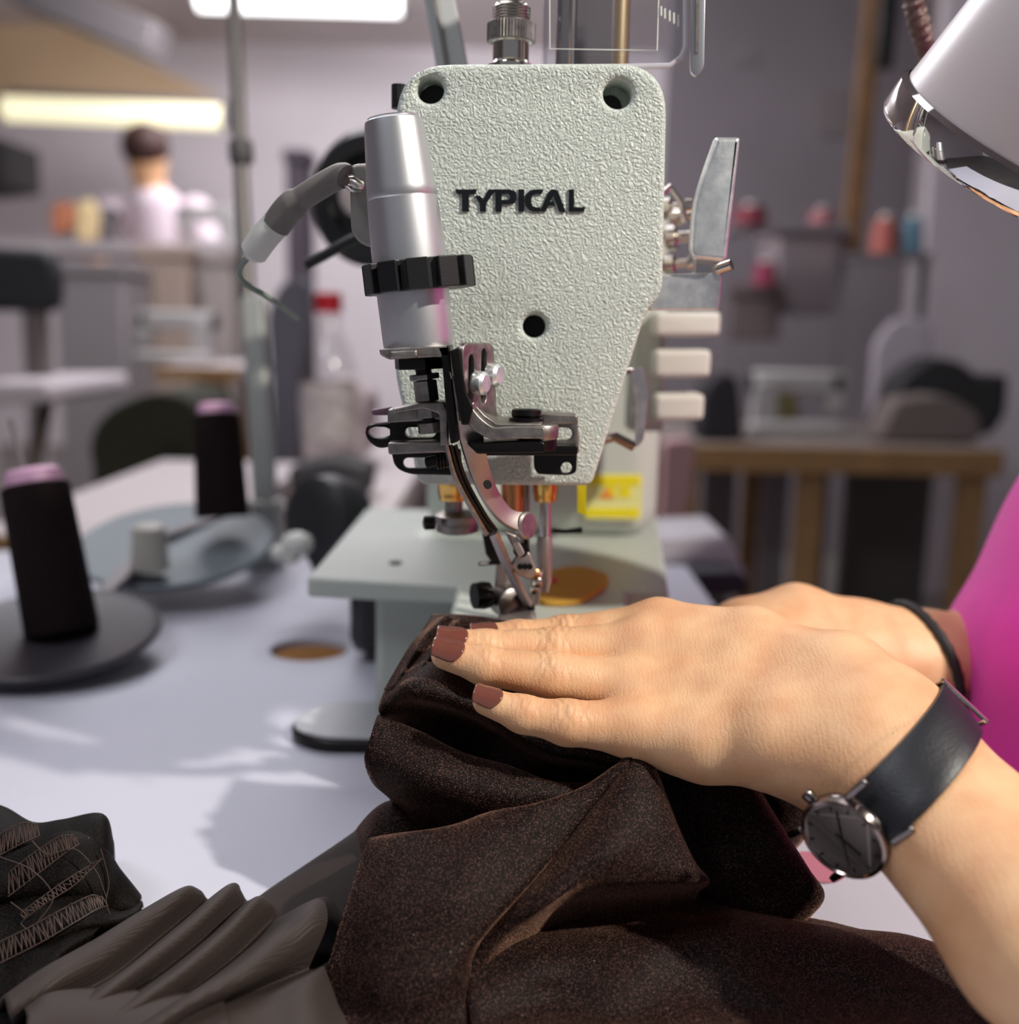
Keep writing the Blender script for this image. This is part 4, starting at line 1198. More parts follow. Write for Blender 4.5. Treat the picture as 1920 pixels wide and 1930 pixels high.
# S2: the lip below the hollow
vel.geo(*sheet([
 [(722, 1400, .43), (800, 1440, .425), (880, 1460, .425), (960, 1480, .42), (1050, 1500, .42), (1140, 1500, .42)],
 [(716, 1362, .404), (800, 1400, .400), (880, 1434, .397), (960, 1456, .395), (1045, 1478, .393), (1140, 1480, .40)],
 [(711, 1350, .392), (800, 1389, .386), (880, 1424, .383), (960, 1446, .381), (1040, 1472, .380), (1140, 1478, .39)],
 [(698, 1390, .386), (790, 1418, .378), (875, 1446, .375), (960, 1468, .374), (1045, 1490, .375), (1140, 1490, .385)],
 [(688, 1430, .386), (780, 1456, .374), (870, 1482, .371), (960, 1500, .371), (1050, 1512, .374), (1140, 1510, .384)],
 [(704, 1475, .390), (790, 1500, .377), (875, 1520, .373), (960, 1530, .374), (1060, 1535, .377), (1140, 1530, .386)],
 [(745, 1515, .398), (815, 1540, .386), (885, 1556, .380), (965, 1560, .380), (1070, 1560, .382), (1150, 1550, .39)],
 [(770, 1590, .41), (840, 1600, .396), (900, 1610, .392), (980, 1600, .392), (1080, 1590, .392), (1160, 1580, .395)]], 8, 0.0040, 2))
# S3: the big front fold
vel.geo(*sheet([
 [(715, 1660, .405), (780, 1650, .405), (865, 1640, .40), (945, 1620, .40), (1035, 1590, .398), (1115, 1550, .395), (1200, 1440, .39)],
 [(706, 1600, .385), (772, 1588, .384), (860, 1578, .380), (940, 1552, .378), (1032, 1526, .377), (1112, 1496, .377), (1203, 1420, .380)],
 [(694, 1587, .368), (765, 1569, .363), (855, 1560, .361), (935, 1530, .361), (1030, 1506, .363), (1110, 1480, .365), (1205, 1407, .371)],
 [(686, 1606, .362), (758, 1594, .355), (848, 1584, .352), (928, 1558, .353), (1016, 1536, .356), (1092, 1508, .359), (1186, 1433, .3655)],
 [(672, 1650, .358), (748, 1642, .348), (838, 1632, .344), (918, 1612, .345), (996, 1592, .349), (1066, 1560, .3535), (1150, 1482, .362)],
 [(645, 1735, .352), (728, 1722, .338), (808, 1712, .334), (880, 1702, .334), (948, 1684, .338), (1008, 1645, .3455), (1080, 1572, .354)],
 [(622, 1812, .346), (700, 1806, .334), (780, 1804, .329), (840, 1798, .329), (882, 1782, .331), (930, 1738, .338), (990, 1672, .3485)],
 [(612, 1850, .345), (690, 1856, .332), (770, 1856, .327), (826, 1850, .326), (858, 1832, .328), (892, 1790, .335), (925, 1735, .346)],
 [(622, 1905, .340), (700, 1918, .330), (780, 1920, .325), (830, 1916, .324), (856, 1890, .326), (875, 1840, .333), (892, 1790, .343)],
 [(640, 1990, .322), (710, 1990, .318), (785, 1995, .316), (835, 1990, .316), (858, 1950, .320), (872, 1890, .329), (884, 1840, .340)],
 [(650, 2100, .30), (715, 2100, .292), (790, 2100, .286), (840, 2100, .286), (860, 2050, .298), (874, 1990, .318), (890, 1960, .336)]], 7, 0.0047, 3))
# S4: the triangular face right of the tube ridge
vel.geo(*sheet([
 [(1205, 1408, .371), (1206, 1407, .3712), (1208, 1408, .372), (1211, 1410, .374), (1200, 1440, .392)],
 [(1186, 1433, .3655), (1200, 1430, .365), (1216, 1430, .366), (1228, 1440, .370), (1220, 1480, .392)],
 [(1150, 1482, .362), (1182, 1474, .358), (1222, 1474, .360), (1250, 1490, .366), (1240, 1540, .392)],
 [(1080, 1572, .354), (1140, 1558, .346), (1210, 1550, .349), (1280, 1570, .360), (1270, 1610, .390)],
 [(990, 1672, .3485), (1080, 1640, .338), (1190, 1612, .343), (1306, 1628, .357), (1300, 1655, .385)],
 [(925, 1735, .346), (1020, 1700, .337), (1130, 1655, .340), (1325, 1658, .358), (1315, 1675, .382)],
 [(892, 1790, .343), (960, 1752, .340), (1080, 1688, .345), (1300, 1670, .366), (1310, 1690, .386)],
 [(884, 1840, .340), (940, 1795, .348), (1070, 1715, .360), (1270, 1690, .380), (1300, 1720, .398)],
 [(890, 1890, .345), (950, 1830, .362), (1080, 1750, .380), (1260, 1730, .395), (1300, 1760, .405)]], 7, 0.0032, 4))
# S5: the lower mass with the lit ridge
vel.geo(*sheet([
 [(850, 1700, .40), (1000, 1680, .405), (1200, 1670, .405), (1400, 1690, .405), (1560, 1740, .398), (1700, 1768, .392), (1850, 1800, .38), (2050, 1850, .37)],
 [(850, 1740, .375), (1000, 1722, .385), (1200, 1712, .388), (1400, 1718, .388), (1560, 1745, .388), (1700, 1766, .382), (1850, 1798, .372), (2050, 1850, .36)],
 [(860, 1790, .350), (1000, 1758, .362), (1200, 1744, .368), (1400, 1740, .370), (1560, 1750, .374), (1710, 1770, .370), (1860, 1806, .360), (2050, 1862, .348)],
 [(870, 1830, .338), (1000, 1790, .350), (1200, 1776, .354), (1400, 1772, .357), (1560, 1776, .361), (1715, 1796, .358), (1870, 1836, .348), (2060, 1890, .336)],
 [(880, 1875, .332), (1000, 1840, .341), (1200, 1826, .345), (1400, 1824, .348), (1560, 1830, .351), (1720, 1850, .347), (1880, 1890, .338), (2070, 1940, .326)],
 [(890, 1930, .326), (1000, 1920, .331), (1200, 1912, .333), (1400, 1910, .334), (1560, 1912, .335), (1730, 1930, .330), (1890, 1960, .322), (2080, 2000, .312)],
 [(900, 2010, .304), (1000, 2010, .303), (1200, 2010, .303), (1400, 2010, .305), (1560, 2010, .307), (1740, 2030, .304), (1900, 2050, .30), (2090, 2080, .296)],
 [(900, 2130, .292), (1000, 2130, .29), (1200, 2130, .29), (1400, 2130, .29), (1560, 2130, .29), (1740, 2140, .29), (1900, 2150, .288), (2090, 2160, .285)]], 7, 0.0063, 5))
# S6: cloth hanging in the shade under the hand
vel.geo(*sheet([
 [(1180, 1430, .415), (1290, 1420, .405), (1390, 1440, .402), (1410, 1450, .41), (1400, 1470, .43)],
 [(1220, 1480, .405), (1320, 1475, .392), (1412, 1480, .392), (1432, 1492, .402), (1420, 1500, .425)],
 [(1250, 1560, .40), (1350, 1550, .384), (1452, 1552, .384), (1476, 1568, .396), (1460, 1580, .42)],
 [(1280, 1640, .40), (1380, 1630, .380), (1496, 1630, .382), (1522, 1640, .394), (1500, 1650, .415)],
 [(1300, 1700, .402), (1410, 1690, .382), (1530, 1685, .384), (1548, 1690, .394), (1520, 1700, .41)],
 [(1310, 1760, .408), (1410, 1740, .390), (1500, 1742, .390), (1512, 1746, .396), (1500, 1750, .405)],
 [(1310, 1820, .40), (1410, 1790, .40), (1490, 1780, .40), (1500, 1778, .40), (1490, 1776, .40)]], 7, 0.0047, 6))
# S7: a further layer behind it, just seen below the wrist
vel.geo(*sheet([
 [(1380, 1420, .43), (1450, 1440, .42), (1530, 1460, .42), (1560, 1470, .43)],
 [(1400, 1480, .425), (1470, 1500, .41), (1535, 1500, .412), (1556, 1505, .425)],
 [(1410, 1540, .425), (1470, 1548, .412), (1515, 1552, .414), (1530, 1556, .425)],
 [(1420, 1600, .425), (1470, 1592, .415), (1490, 1596, .418), (1495, 1600, .425)],
 [(1420, 1660, .42), (1460, 1640, .418), (1470, 1630, .42), (1475, 1626, .425)]], 6, 0.0032, 7))
# S8: small dome of cloth left of the front fold
vel.geo(*sheet([
 [(640, 1650, .43), (670, 1575, .425), (730, 1520, .42), (800, 1520, .42)],
 [(644, 1620, .415), (680, 1556, .408), (738, 1508, .402), (810, 1530, .405)],
 [(648, 1640, .405), (690, 1585, .394), (745, 1540, .390), (810, 1560, .395)],
 [(652, 1690, .398), (692, 1650, .386), (745, 1620, .383), (810, 1620, .388)],
 [(656, 1760, .392), (695, 1720, .380), (745, 1700, .378), (810, 1700, .382)],
 [(640, 1830, .38), (690, 1800, .372), (745, 1800, .37), (810, 1800, .372)]], 6, 0.0040, 8))
vo = vel.build('velvet_cloth', m_velvet, None, angle=180, solid=0.0011)
tag(vo, 'crumpled dark brown velvet being sewn, folded up under the near hand', 'fabric')

# ------------------------------------------------------------------ satin side of the garment, lower left
def satin_material():
    m = bpy.data.materials.new('taupe_satin'); m.use_nodes = True
    nt = m.node_tree; b = nt.nodes['Principled BSDF']
    b.inputs['Base Color'].default_value = (*srgb(54, 45, 42), 1)
    b.inputs['Roughness'].default_value = 0.6
    b.inputs['Specular IOR Level'].default_value = 0.3
    b.inputs['Sheen Weight'].default_value = 0.03
    b.inputs['Sheen Tint'].default_value = (0.8, 0.65, 0.6, 1)
    tc = nt.nodes.new('ShaderNodeTexCoord')
    mp = nt.nodes.new('ShaderNodeMapping'); mp.inputs['Rotation'].default_value = (0, 0, 0.6)
    nt.links.new(tc.outputs['Object'], mp.inputs['Vector'])
    w = nt.nodes.new('ShaderNodeTexWave'); w.inputs['Scale'].default_value = 420; w.inputs['Distortion'].default_value = 0.6
    nt.links.new(mp.outputs['Vector'], w.inputs['Vector'])
    bp = nt.nodes.new('ShaderNodeBump'); bp.inputs['Strength'].default_value = 0.35; bp.inputs['Distance'].default_value = 0.0004
    nt.links.new(w.outputs['Fac'], bp.inputs['Height']); nt.links.new(bp.outputs['Normal'], b.inputs['Normal'])
    return m
m_satin = satin_material()
sat = MB()
def table_d(py):
    return (CAM.z - TABLE_Z) / (math.sin(PITCH) + (py - 965) / F_PX * math.cos(PITCH))
# back fold, running down-left from behind the velvet
sat.geo(*sheet([
 [(700, 1540, .425), (600, 1640, .425), (500, 1700, .43), (420, 1760, .42)],
 [(690, 1556, .408), (590, 1622, .412), (490, 1690, .412), (400, 1770, .40)],
 [(690, 1580, .398), (596, 1640, .400), (500, 1704, .398), (400, 1790, .388)],
 [(690, 1640, .388), (600, 1690, .388), (510, 1740, .386), (400, 1830, .375)],
 [(690, 1720, .378), (600, 1740, .38), (520, 1790, .378), (420, 1870, .366)],
 [(690, 1800, .37), (600, 1800, .372), (530, 1840, .37), (430, 1900, .36)]], 8, 0.001, 11))
def td(py, h):
    return (CAM.z - TABLE_Z - h) / (math.sin(PITCH) + (py - 965) / F_PX * math.cos(PITCH))
lines = [
 (0.001, [(362, 1690), (340, 1684), (250, 1742), (160, 1800), (70, 1862), (-10, 1920)]),
 (0.016, [(366, 1684), (350, 1672), (270, 1716), (185, 1768), (85, 1824), (5, 1880)]),
 (0.014, [(380, 1690), (368, 1682), (286, 1740), (200, 1800), (102, 1856), (15, 1910)]),
 (0.004, [(400, 1702), (387, 1700), (302, 1768), (217, 1838), (122, 1890), (30, 1940)]),
 (0.016, [(446, 1684), (432, 1668), (346, 1742), (260, 1812), (160, 1888), (60, 1950)]),
 (0.015, [(455, 1692), (444, 1682), (358, 1760), (272, 1828), (176, 1898), (75, 1960)]),
 (0.005, [(470, 1706), (456, 1704), (372, 1780), (288, 1845), (192, 1908), (90, 1970)]),
 (0.018, [(500, 1700), (482, 1694), (410, 1764), (330, 1832), (230, 1902), (115, 1975)]),
 (0.015, [(520, 1714), (500, 1708), (430, 1780), (350, 1846), (250, 1914), (130, 1985)]),
 (0.006, [(545, 1736), (524, 1730), (455, 1796), (374, 1858), (272, 1922), (150, 1995)]),
 (0.024, [(620, 1690), (590, 1700), (522, 1758), (442, 1826), (322, 1900), (180, 1995)]),
 (0.022, [(650, 1716), (620, 1730), (550, 1785), (468, 1846), (345, 1912), (200, 2010)]),
 (0.009, [(680, 1780), (650, 1790), (592, 1822), (492, 1862), (365, 1924), (220, 2020)]),
 (0.016, [(660, 1790), (640, 1800), (590, 1840), (502, 1882), (350, 1928), (200, 2030)]),
 (0.014, [(660, 1840), (640, 1860), (590, 1895), (510, 1930), (360, 1975), (210, 2060)]),
 (0.008, [(660, 1960), (640, 1980), (600, 2000), (510, 2030), (360, 2070), (210, 2120)])]
rows = []
for h, pts in lines:
    hs = ([0.001] if pts[1][0] < 600 else [0.004]) + [h if pts[1][0] < 640 else 0.006] + [h] * 3 + [h * 0.8]
    rows.append([(x, y, td(y, hh)) for (x, y), hh in zip(pts, hs)])
sat.geo(*sheet(rows, 8, 0.0009, 12))
# front mass spreading to the lower left corner
lines = [
 (0.003, [(420, 1880), (300, 1868), (190, 1862), (95, 1866), (40, 1898)]),
 (0.014, [(420, 1884), (300, 1878), (190, 1873), (98, 1874), (48, 1906)]),
 (0.018, [(430, 1920), (300, 1915), (190, 1908), (105, 1908), (50, 1930)]),
 (0.016, [(440, 1980), (300, 1985), (190, 1980), (100, 1975), (40, 1985)]),
 (0.012, [(450, 2080), (300, 2080), (190, 2080), (90, 2080), (30, 2080)])]
sat.geo(*sheet([[(x, y, td(y, h)) for x, y in pts] for h, pts in lines], 8, 0.0009, 13))
so = sat.build('satin_lining', m_satin, None, angle=180, solid=0.0008)
tag(so, 'taupe satin underside of the garment spread in long folds at lower left', 'fabric')

# ------------------------------------------------------------------ overlocked seam bundle, far lower left
bun = MB()
def seam(top, low, seed, h=0.004):
    r0 = [(x + 4, y + 30, d + 0.03) for x, y, d in top]
    r1 = [(x + 2, y + 8, d + 0.012) for x, y, d in top]
    mid = [((a[0] + b[0]) / 2, (a[1] + b[1]) / 2, (a[2] + b[2]) / 2 - h) for a, b in zip(top, low)]
    r5 = [(x, y + 26, d + 0.012) for x, y, d in low]
    bun.geo(*sheet([r0, r1, top, mid, low, r5], 8, 0.0016, seed))
seam([(-80, 1500, .405), (0, 1524, .402), (60, 1552, .40), (120, 1546, .398), (190, 1540, .396), (211, 1590, .396)],
     [(-80, 1590, .385), (0, 1600, .384), (60, 1606, .384), (120, 1610, .384), (180, 1640, .386), (205, 1670, .39)], 21)
seam([(-80, 1590, .388), (0, 1600, .386), (60, 1590, .386), (130, 1572, .386), (190, 1590, .388), (222, 1640, .392), (262, 1690, .395)],
     [(-80, 1690, .372), (0, 1690, .372), (60, 1685, .372), (130, 1690, .374), (190, 1710, .378), (215, 1730, .384), (262, 1720, .39)], 22)
seam([(-80, 1690, .376), (0, 1700, .376), (60, 1690, .374), (120, 1690, .375), (170, 1690, .377), (225, 1720, .384), (268, 1700, .392)],
     [(-80, 1790, .358), (0, 1800, .358), (60, 1790, .358), (110, 1770, .36), (165, 1750, .364), (220, 1740, .372), (264, 1725, .384)], 23)
seam([(-80, 1790, .362), (0, 1795, .362), (50, 1780, .362), (100, 1765, .364), (150, 1745, .366), (200, 1735, .372)],
     [(-80, 1900, .342), (0, 1890, .342), (40, 1870, .344), (85, 1845, .348), (110, 1815, .355), (160, 1780, .364)], 24)
seam([(-80, 1870, .350), (0, 1872, .350), (40, 1860, .350), (70, 1845, .351), (90, 1830, .353)],
     [(-80, 2010, .325), (0, 2000, .325), (20, 1980, .328), (35, 1950, .33), (45, 1920, .335)], 25)
bo = bun.build('seam_bundle', m_velvet_dark, None, angle=180, solid=0.0011)
tag(bo, 'dark velvet seam allowances with overlock stitching heaped at the left edge', 'fabric')
m_thread = mat('brown_thread', srgb(64, 46, 38), 0.6)
def overlock(a, b, wpx, n, seed):
    """zig-zag thread lying along a seam from a to b (px,py,depth)"""
    r = random.Random(seed); pts = []
    path = crom([P(x, y, d - 0.0036) for x, y, d in a], 12); path2 = crom([P(x, y, d - 0.0036) for x, y, d in b], 12)
    n = int(n * 1.9)
    for i in range(n):
        t = i / (n - 1) * (len(path) - 1); k = min(int(t), len(path) - 2); w = t - k
        p = path[k].lerp(path[k + 1], w); q = path2[k].lerp(path2[k + 1], w)
        j = V((r.uniform(-1, 1), r.uniform(-1, 1), r.uniform(-1, 1))) * 0.0005
        pts += [p + j, p.lerp(q, 0.15) + j] if i % 2 == 0 else [q.lerp(p, 0.15) + j, q + j]
    MB().tube(pts, 0.00022, 5).build('overlock_stitch', m_thread, bo)
    MB().tube(path, 0.00025, 5).build('seam_thread', m_thread, bo)
    MB().tube(path2, 0.00025, 5).build('seam_thread', m_thread, bo)
overlock([(0, 1572, .389), (40, 1552, .39), (70, 1553, .39)], [(0, 1612, .383), (40, 1590, .384), (75, 1575, .386)], 30, 16, 1)
overlock([(10, 1650, .378), (60, 1610, .379), (110, 1578, .380), (140, 1574, .381)], [(15, 1690, .372), (70, 1648, .374), (120, 1610, .377), (150, 1590, .38)], 30, 26, 2)
overlock([(0, 1775, .358), (60, 1745, .361), (120, 1712, .365), (170, 1688, .369), (190, 1690, .372)], [(0, 1815, .353), (70, 1780, .356), (130, 1745, .36), (180, 1715, .366), (200, 1708, .37)], 30, 34, 3)
overlock([(40, 1720, .366), (80, 1690, .368), (130, 1655, .372), (180, 1625, .376)], [(46, 1732, .366), (90, 1700, .367), (140, 1668, .370), (192, 1618, .375)], 12, 22, 4)
for k, pts in enumerate(([(0, 1615, .376), (60, 1640, .368), (100, 1690, .362), (70, 1740, .358)], [(60, 1585, .378), (90, 1610, .372), (140, 1600, .373), (180, 1640, .372), (200, 1690, .372)],
                          [(190, 1600, .380), (205, 1660, .378), (200, 1700, .374), (212, 1735, .372)], [(20, 1700, .364), (50, 1725, .36), (40, 1740, .36), (55, 1755, .358)])):
    MB().tube(crom([P(*p) for p in pts], 8), 0.0002, 5).build('loose_thread', m_thread, bo)
# ------------------------------------------------------------------ thread stand on the table, left
m_thread_br = mat('brown_cone_thread', (0.010, 0.005, 0.005), 0.8, 0, (700, 0.3, 0.0008), None, None, Specular_IOR_Level=0.15)
m_pinkcone = mat('pink_cone_core', srgb(205, 160, 190), 0.5)
def cone(label, top, bot, r_top, r_bot, group=None):
    t = thing('thread_cone', bot, label, 'thread cone', group)
    a = top - bot; h = a.length
    MB().lathe([(0, r_bot * 0.94), (h * 0.02, r_bot), (h * 0.96, r_top * 1.03), (h * 0.975, r_top * 0.9)], bot, a, 40).build('wound_thread', m_thread_br, t)
    MB().lathe([(h * 0.95, r_top * 0.88), (h * 1.05, r_top * 0.84), (h * 1.075, r_top * 0.72), (h * 1.07, r_top * 0.3), (h * 0.95, r_top * 0.28)], bot, a, 32, caps=False).build('cone_core', m_pinkcone, t)
    return t
d1, d2 = 0.68, 0.86
cone('large dark brown thread cone on the black disc at the left edge', P(64, 905, d1), P(118, 1192, d1), MM(60, d1), MM(67, d1), 'brown thread cones on the stand')
cone('smaller dark brown thread cone on the grey disc beside the pale pole', P(408, 775, d2), P(420, 975, d2), MM(41, d2), MM(50, d2), 'brown thread cones on the stand')
def disc(label, c, r, m, name='cone_disc', n=(0, -0.15, 1)):
    t = MB().lathe([(-0.004, r * 0.97), (-0.002, r), (0.001, r), (0.002, r * 0.985), (0.0008, r * 0.9), (0.0006, 0.002)], c, n, 56).build(name, m)
    return tag(t, label, 'spool disc', 'discs of the thread stand')
b1 = P(118, 1192, d1); b2 = P(420, 975, d2)
disc('black round spool disc under the large brown thread cone', P(95, 1188, d1) + V((0, 0, -0.0015)), 0.068, mat('dark_disc', srgb(60, 56, 62), 0.35))
disc('slate grey round spool disc under the smaller brown thread cone', P(330, 1024, d2), 0.078, mat('slate_disc', srgb(116, 126, 132), 0.55), n=(0, -0.25, 1))
t = thing('thread_stand', T(480, 1150), 'pale grey pole with a tall dark rod holding the spool discs', 'thread stand')
pa, pb = P(478, 560, .95), P(500, 945, .95)
MB().bar(pa, pb, 0.019, 0.019, (0, 1, 0)).build('pole', mat('pole_grey', srgb(170, 172, 168), 0.4, 0.3), t, bevel=0.002)
MB().bar(P(500, 940, .95), V((P(500, 940, .95).x, P(500, 940, .95).y, TABLE_Z)), 0.03, 0.03, (0, 1, 0)).build('pole_base', mat('pole_grey', srgb(170, 172, 168), 0.4, 0.3), t, bevel=0.003)
MB().tube([P(437, -90, .95), P(452, 280, .95), P(466, 570, .95)], [0.006, 0.0065, 0.008], 14).build('rod', mat('rod_grey', srgb(110, 106, 104), 0.4, 0.5), t)
MB().lathe([(0, 0.009), (0.003, 0.011), (0.018, 0.011), (0.021, 0.009)], P(456, 310, .95), (-0.06, 0, 1), 18).build('rod_joint', mat('joint_grey', srgb(84, 80, 82), 0.5), t)
MB().bar(P(300, 1015, d2) , P(500, 950, .95), 0.012, 0.006).build('arm', m_duct, t)
MB().bar(P(110, 1205, d1), P(300, 1018, d2) , 0.012, 0.006).build('arm', m_duct, t)
MB().lathe([(0, 0.014), (0.002, 0.014), (0.032, 0.012), (0.034, 0.009)], P(283, 1072, 0.80), (0, 0, 1), 24).build('spool_peg', mat('peg_white', srgb(190, 186, 176), 0.5), t)
MB().tube([P(20, 790, d1), P(50, 900, d1)], 0.002, 8).build('cone_pin', m_duct, t)

# black cover with white connectors left of the machine
t = thing('belt_cover', T(610, 1080), 'black rounded drive cover with white plugs left of the machine bed', 'machine cover')
c = P(618, 985, 0.80)
MB().lathe([(0, 0.022), (0.004, 0.030), (0.02, 0.033), (0.035, 0.030), (0.04, 0.02)], c + V((0.01, 0.02, 0)), (-0.5, -0.8, 0.15), 32).build('cover_shell', mat('soft_black', (0.02, 0.02, 0.024), 0.45), t)
MB().bar(P(600, 1000, .80), P(640, 1075, .80), 0.03, 0.028).build('cover_foot', mat('soft_black', (0.02, 0.02, 0.024), 0.45), t, bevel=0.006)
for (x, y, r) in ((530, 1042, .007), (560, 1025, .010), (548, 1050, .006)):
    MB().ball(P(x, y, .76), r, (1.2, 1, 0.9), 14, 8).build('plug', m_white_pl, t)

def desk(label, x0, x1, py, d0, d1, top_m, edge_m, legs, th=0.035):
    """desk whose front edge is seen at pixel row py, from px x0 to x1, front at depth d0, back at d1"""
    a, b = P(x0, py, d0), P(x1, py, d0); z = (a.z + b.z) / 2
    t = thing('desk', ((a.x + b.x) / 2, a.y, 0), label, 'table')
    y1 = a.y + (d1 - d0)
    MB().box((a.x, a.y, z - th), (b.x, y1, z)).build('desk_top', top_m, t, bevel=0.003)
    MB().box((a.x, a.y - 0.012, z - th - 0.004), (b.x, a.y, z - 0.001)).build('desk_edge', edge_m, t, bevel=0.002)
    for lx_ in legs:
        p = P(lx_, py, d0)
        t['top_z'] = z
        for yy in (a.y + 0.02, y1 - 0.06):
            MB().box((p.x - 0.03, yy, 0), (p.x + 0.03, yy + 0.05, z - th)).build('leg', edge_m, t, bevel=0.003)
    return t
m_top2 = mat('desk_white', srgb(190, 180, 182), 0.5)
m_woodl = mat('desk_wood', srgb(166, 128, 84), 0.55, 0, None, (12, 0.15))
m_woodd = mat('dark_wood', srgb(120, 88, 58), 0.6, 0, None, (12, 0.2))
dk0 = desk('low white side desk behind the machine carrying the bottle', 520, 740, 962, 1.3, 2.0, m_top2, m_top2, (530, 725))
# water bottle with red cap and a floral bag beyond the machine
t = thing('water_bottle', P(620, 900, 1.5), 'clear plastic bottle with a red cap behind the machine head', 'bottle')
bc0 = P(622, 905, 1.5); bc0.z = dk0['top_z'] + 0.001; sc_ = 1.5 / F_PX
MB().lathe([(0, 44 * sc_), (4 * sc_, 50 * sc_), (200 * sc_, 52 * sc_), (250 * sc_, 40 * sc_), (285 * sc_, 22 * sc_), (330 * sc_, 20 * sc_)], bc0, (0, 0, 1), 32).build('bottle_body', clear_mat('bottle_plastic', (0.90, 0.90, 0.90), 0.04, 0.15), t)
MB().lathe([(318 * sc_, 25 * sc_), (350 * sc_, 25 * sc_), (354 * sc_, 22 * sc_)], bc0, (0, 0, 1), 24).build('cap', mat('red_cap', srgb(190, 20, 40), 0.4), t)
MB().lathe([(90 * sc_, 53 * sc_), (190 * sc_, 53.5 * sc_)], bc0, (0, 0, 1), 32, caps=False).build('label_band', mat('pale_band', srgb(190, 180, 180), 0.6, 0, None, (60, 0.3)), t)
def bag(name, label, pts, d, depth, m, cat='bag', bev=0.02, floor=False, on=None):
    q = [P(x, y, d) for x, y in pts]
    if floor:
        ym = max(p[1] for p in pts); y0 = min(p.y for p in q)
        q = [V((a.x, y0, a.z if y < ym - 14 else 0.002)) for a, (x, y) in zip(q, pts)]
    if name == 'bench_panel': q = [V((a.x, q[0].y, a.z if y < 895 else 0.002)) for a, (x, y) in zip(q, pts)]
    if on is not None:
        zz = on['top_z'] + 0.002 - min(a.z for a in q); q = [a + V((0, 0, zz)) for a in q]
    o = MB().prism(q, (0, depth, 0)).build(name, m, None, bevel=bev, seg=4)
    return tag(o, label, cat)
bag('gathered_cloth', 'blue grey bundle of cloth standing behind the pale pole', rounded([(508, 590), (540, 530), (580, 520), (582, 640), (560, 720), (512, 730)], 20), 2.1, 0.1, mat('blue_grey_cloth', srgb(118, 116, 126), 0.8), 'fabric', 0.02, True)
bag('patterned_bag', 'pale bag with pink and yellow print beside the bottle', rounded([(560, 770), (640, 740), (700, 780), (690, 900), (570, 910)], 20), 1.7, 0.12,
    mat('floral_print', srgb(196, 180, 182), 0.7, 0, None, (28, 0.35)), 'bag', 0.02, False, dk0)
bag('black_pouch', 'black pouch lying left of the machine bed under the bag', rounded([(540, 900), (620, 880), (700, 900), (690, 960), (550, 960)], 16), 1.36, 0.08, mat('soft_black2', (0.02, 0.019, 0.022), 0.6), 'bag', 0.02, False, dk0)

# ------------------------------------------------------------------ furniture of the workshop
desk('wood edged white desk behind the smaller thread cone', -60, 372, 1010, 1.25, 1.95, m_top2, m_woodl, (20, 340))
dk1 = desk('white topped bench with the wooden leg in mid left', 296, 452, 690, 3.0, 3.5, m_top2, m_woodl, (400,))
dk2 = desk('pale bench in front of the seated worker', -120, 420, 455, 3.7, 4.2, m_top2, m_top2, (-60, 380))
dk3 = desk('wooden bench with bags along the right wall', 1262, 1890, 842, 2.6, 3.3, mat('bench_top', srgb(120, 110, 106), 0.6), m_woodl, (1300, 1540, 1850), 0.06)

def far_machine(label, px, py, d, s, m=None, flip=1, on=None):
    """a sewing machine seen across the room: bed, column, arm and head"""
    base = P(px, py, d); k = s
    if on is not None: base.z = on['top_z'] + 0.0005
    t = thing('distant_sewing_machine', base, label, 'sewing machine', 'sewing machines across the workshop')
    m = m or mat('far_enamel', srgb(186, 182, 180), 0.5)
    def bx(n, x0, x1, y0, y1, z0, z1, mm=m): MB().box((base.x + min(x0, x1) * k * 1, base.y + y0 * k, base.z + z0 * k), (base.x + max(x0, x1) * k, base.y + y1 * k, base.z + z1 * k)).build(n, mm, t, bevel=0.02 * k)
    bx('bed', -0.25 * flip, 0.25 * flip, -0.09, 0.09, 0, 0.07)
    bx('column', 0.12 * flip, 0.25 * flip, -0.07, 0.07, 0.06, 0.30)
    bx('arm', -0.24 * flip, 0.25 * flip, -0.06, 0.06, 0.22, 0.34)
    bx('head', -0.25 * flip, -0.15 * flip, -0.06, 0.06, 0.12, 0.34)
    MB().lathe([(0, 0.05 * k), (0.04 * k, 0.05 * k)], base + V((0.25 * flip * k, 0, 0.27 * k)), (flip, 0, 0), 20).build('handwheel', m_black, t)
    return t
far_machine('grey sewing machine left of the seated worker under the light strip', 165, 412, 3.95, 0.42, mat('far_grey', srgb(112, 108, 110), 0.5), 1, dk2)
far_machine('pale sewing machine right of the seated worker', 395, 440, 3.95, 0.45, None, 1, dk2)
far_machine('pale sewing machine on the bench in mid left', 330, 668, 3.2, 0.45, None, 1, dk1)
far_machine('white sewing machine on the right wall bench', 1500, 800, 2.9, 0.5, None, -1, dk3)

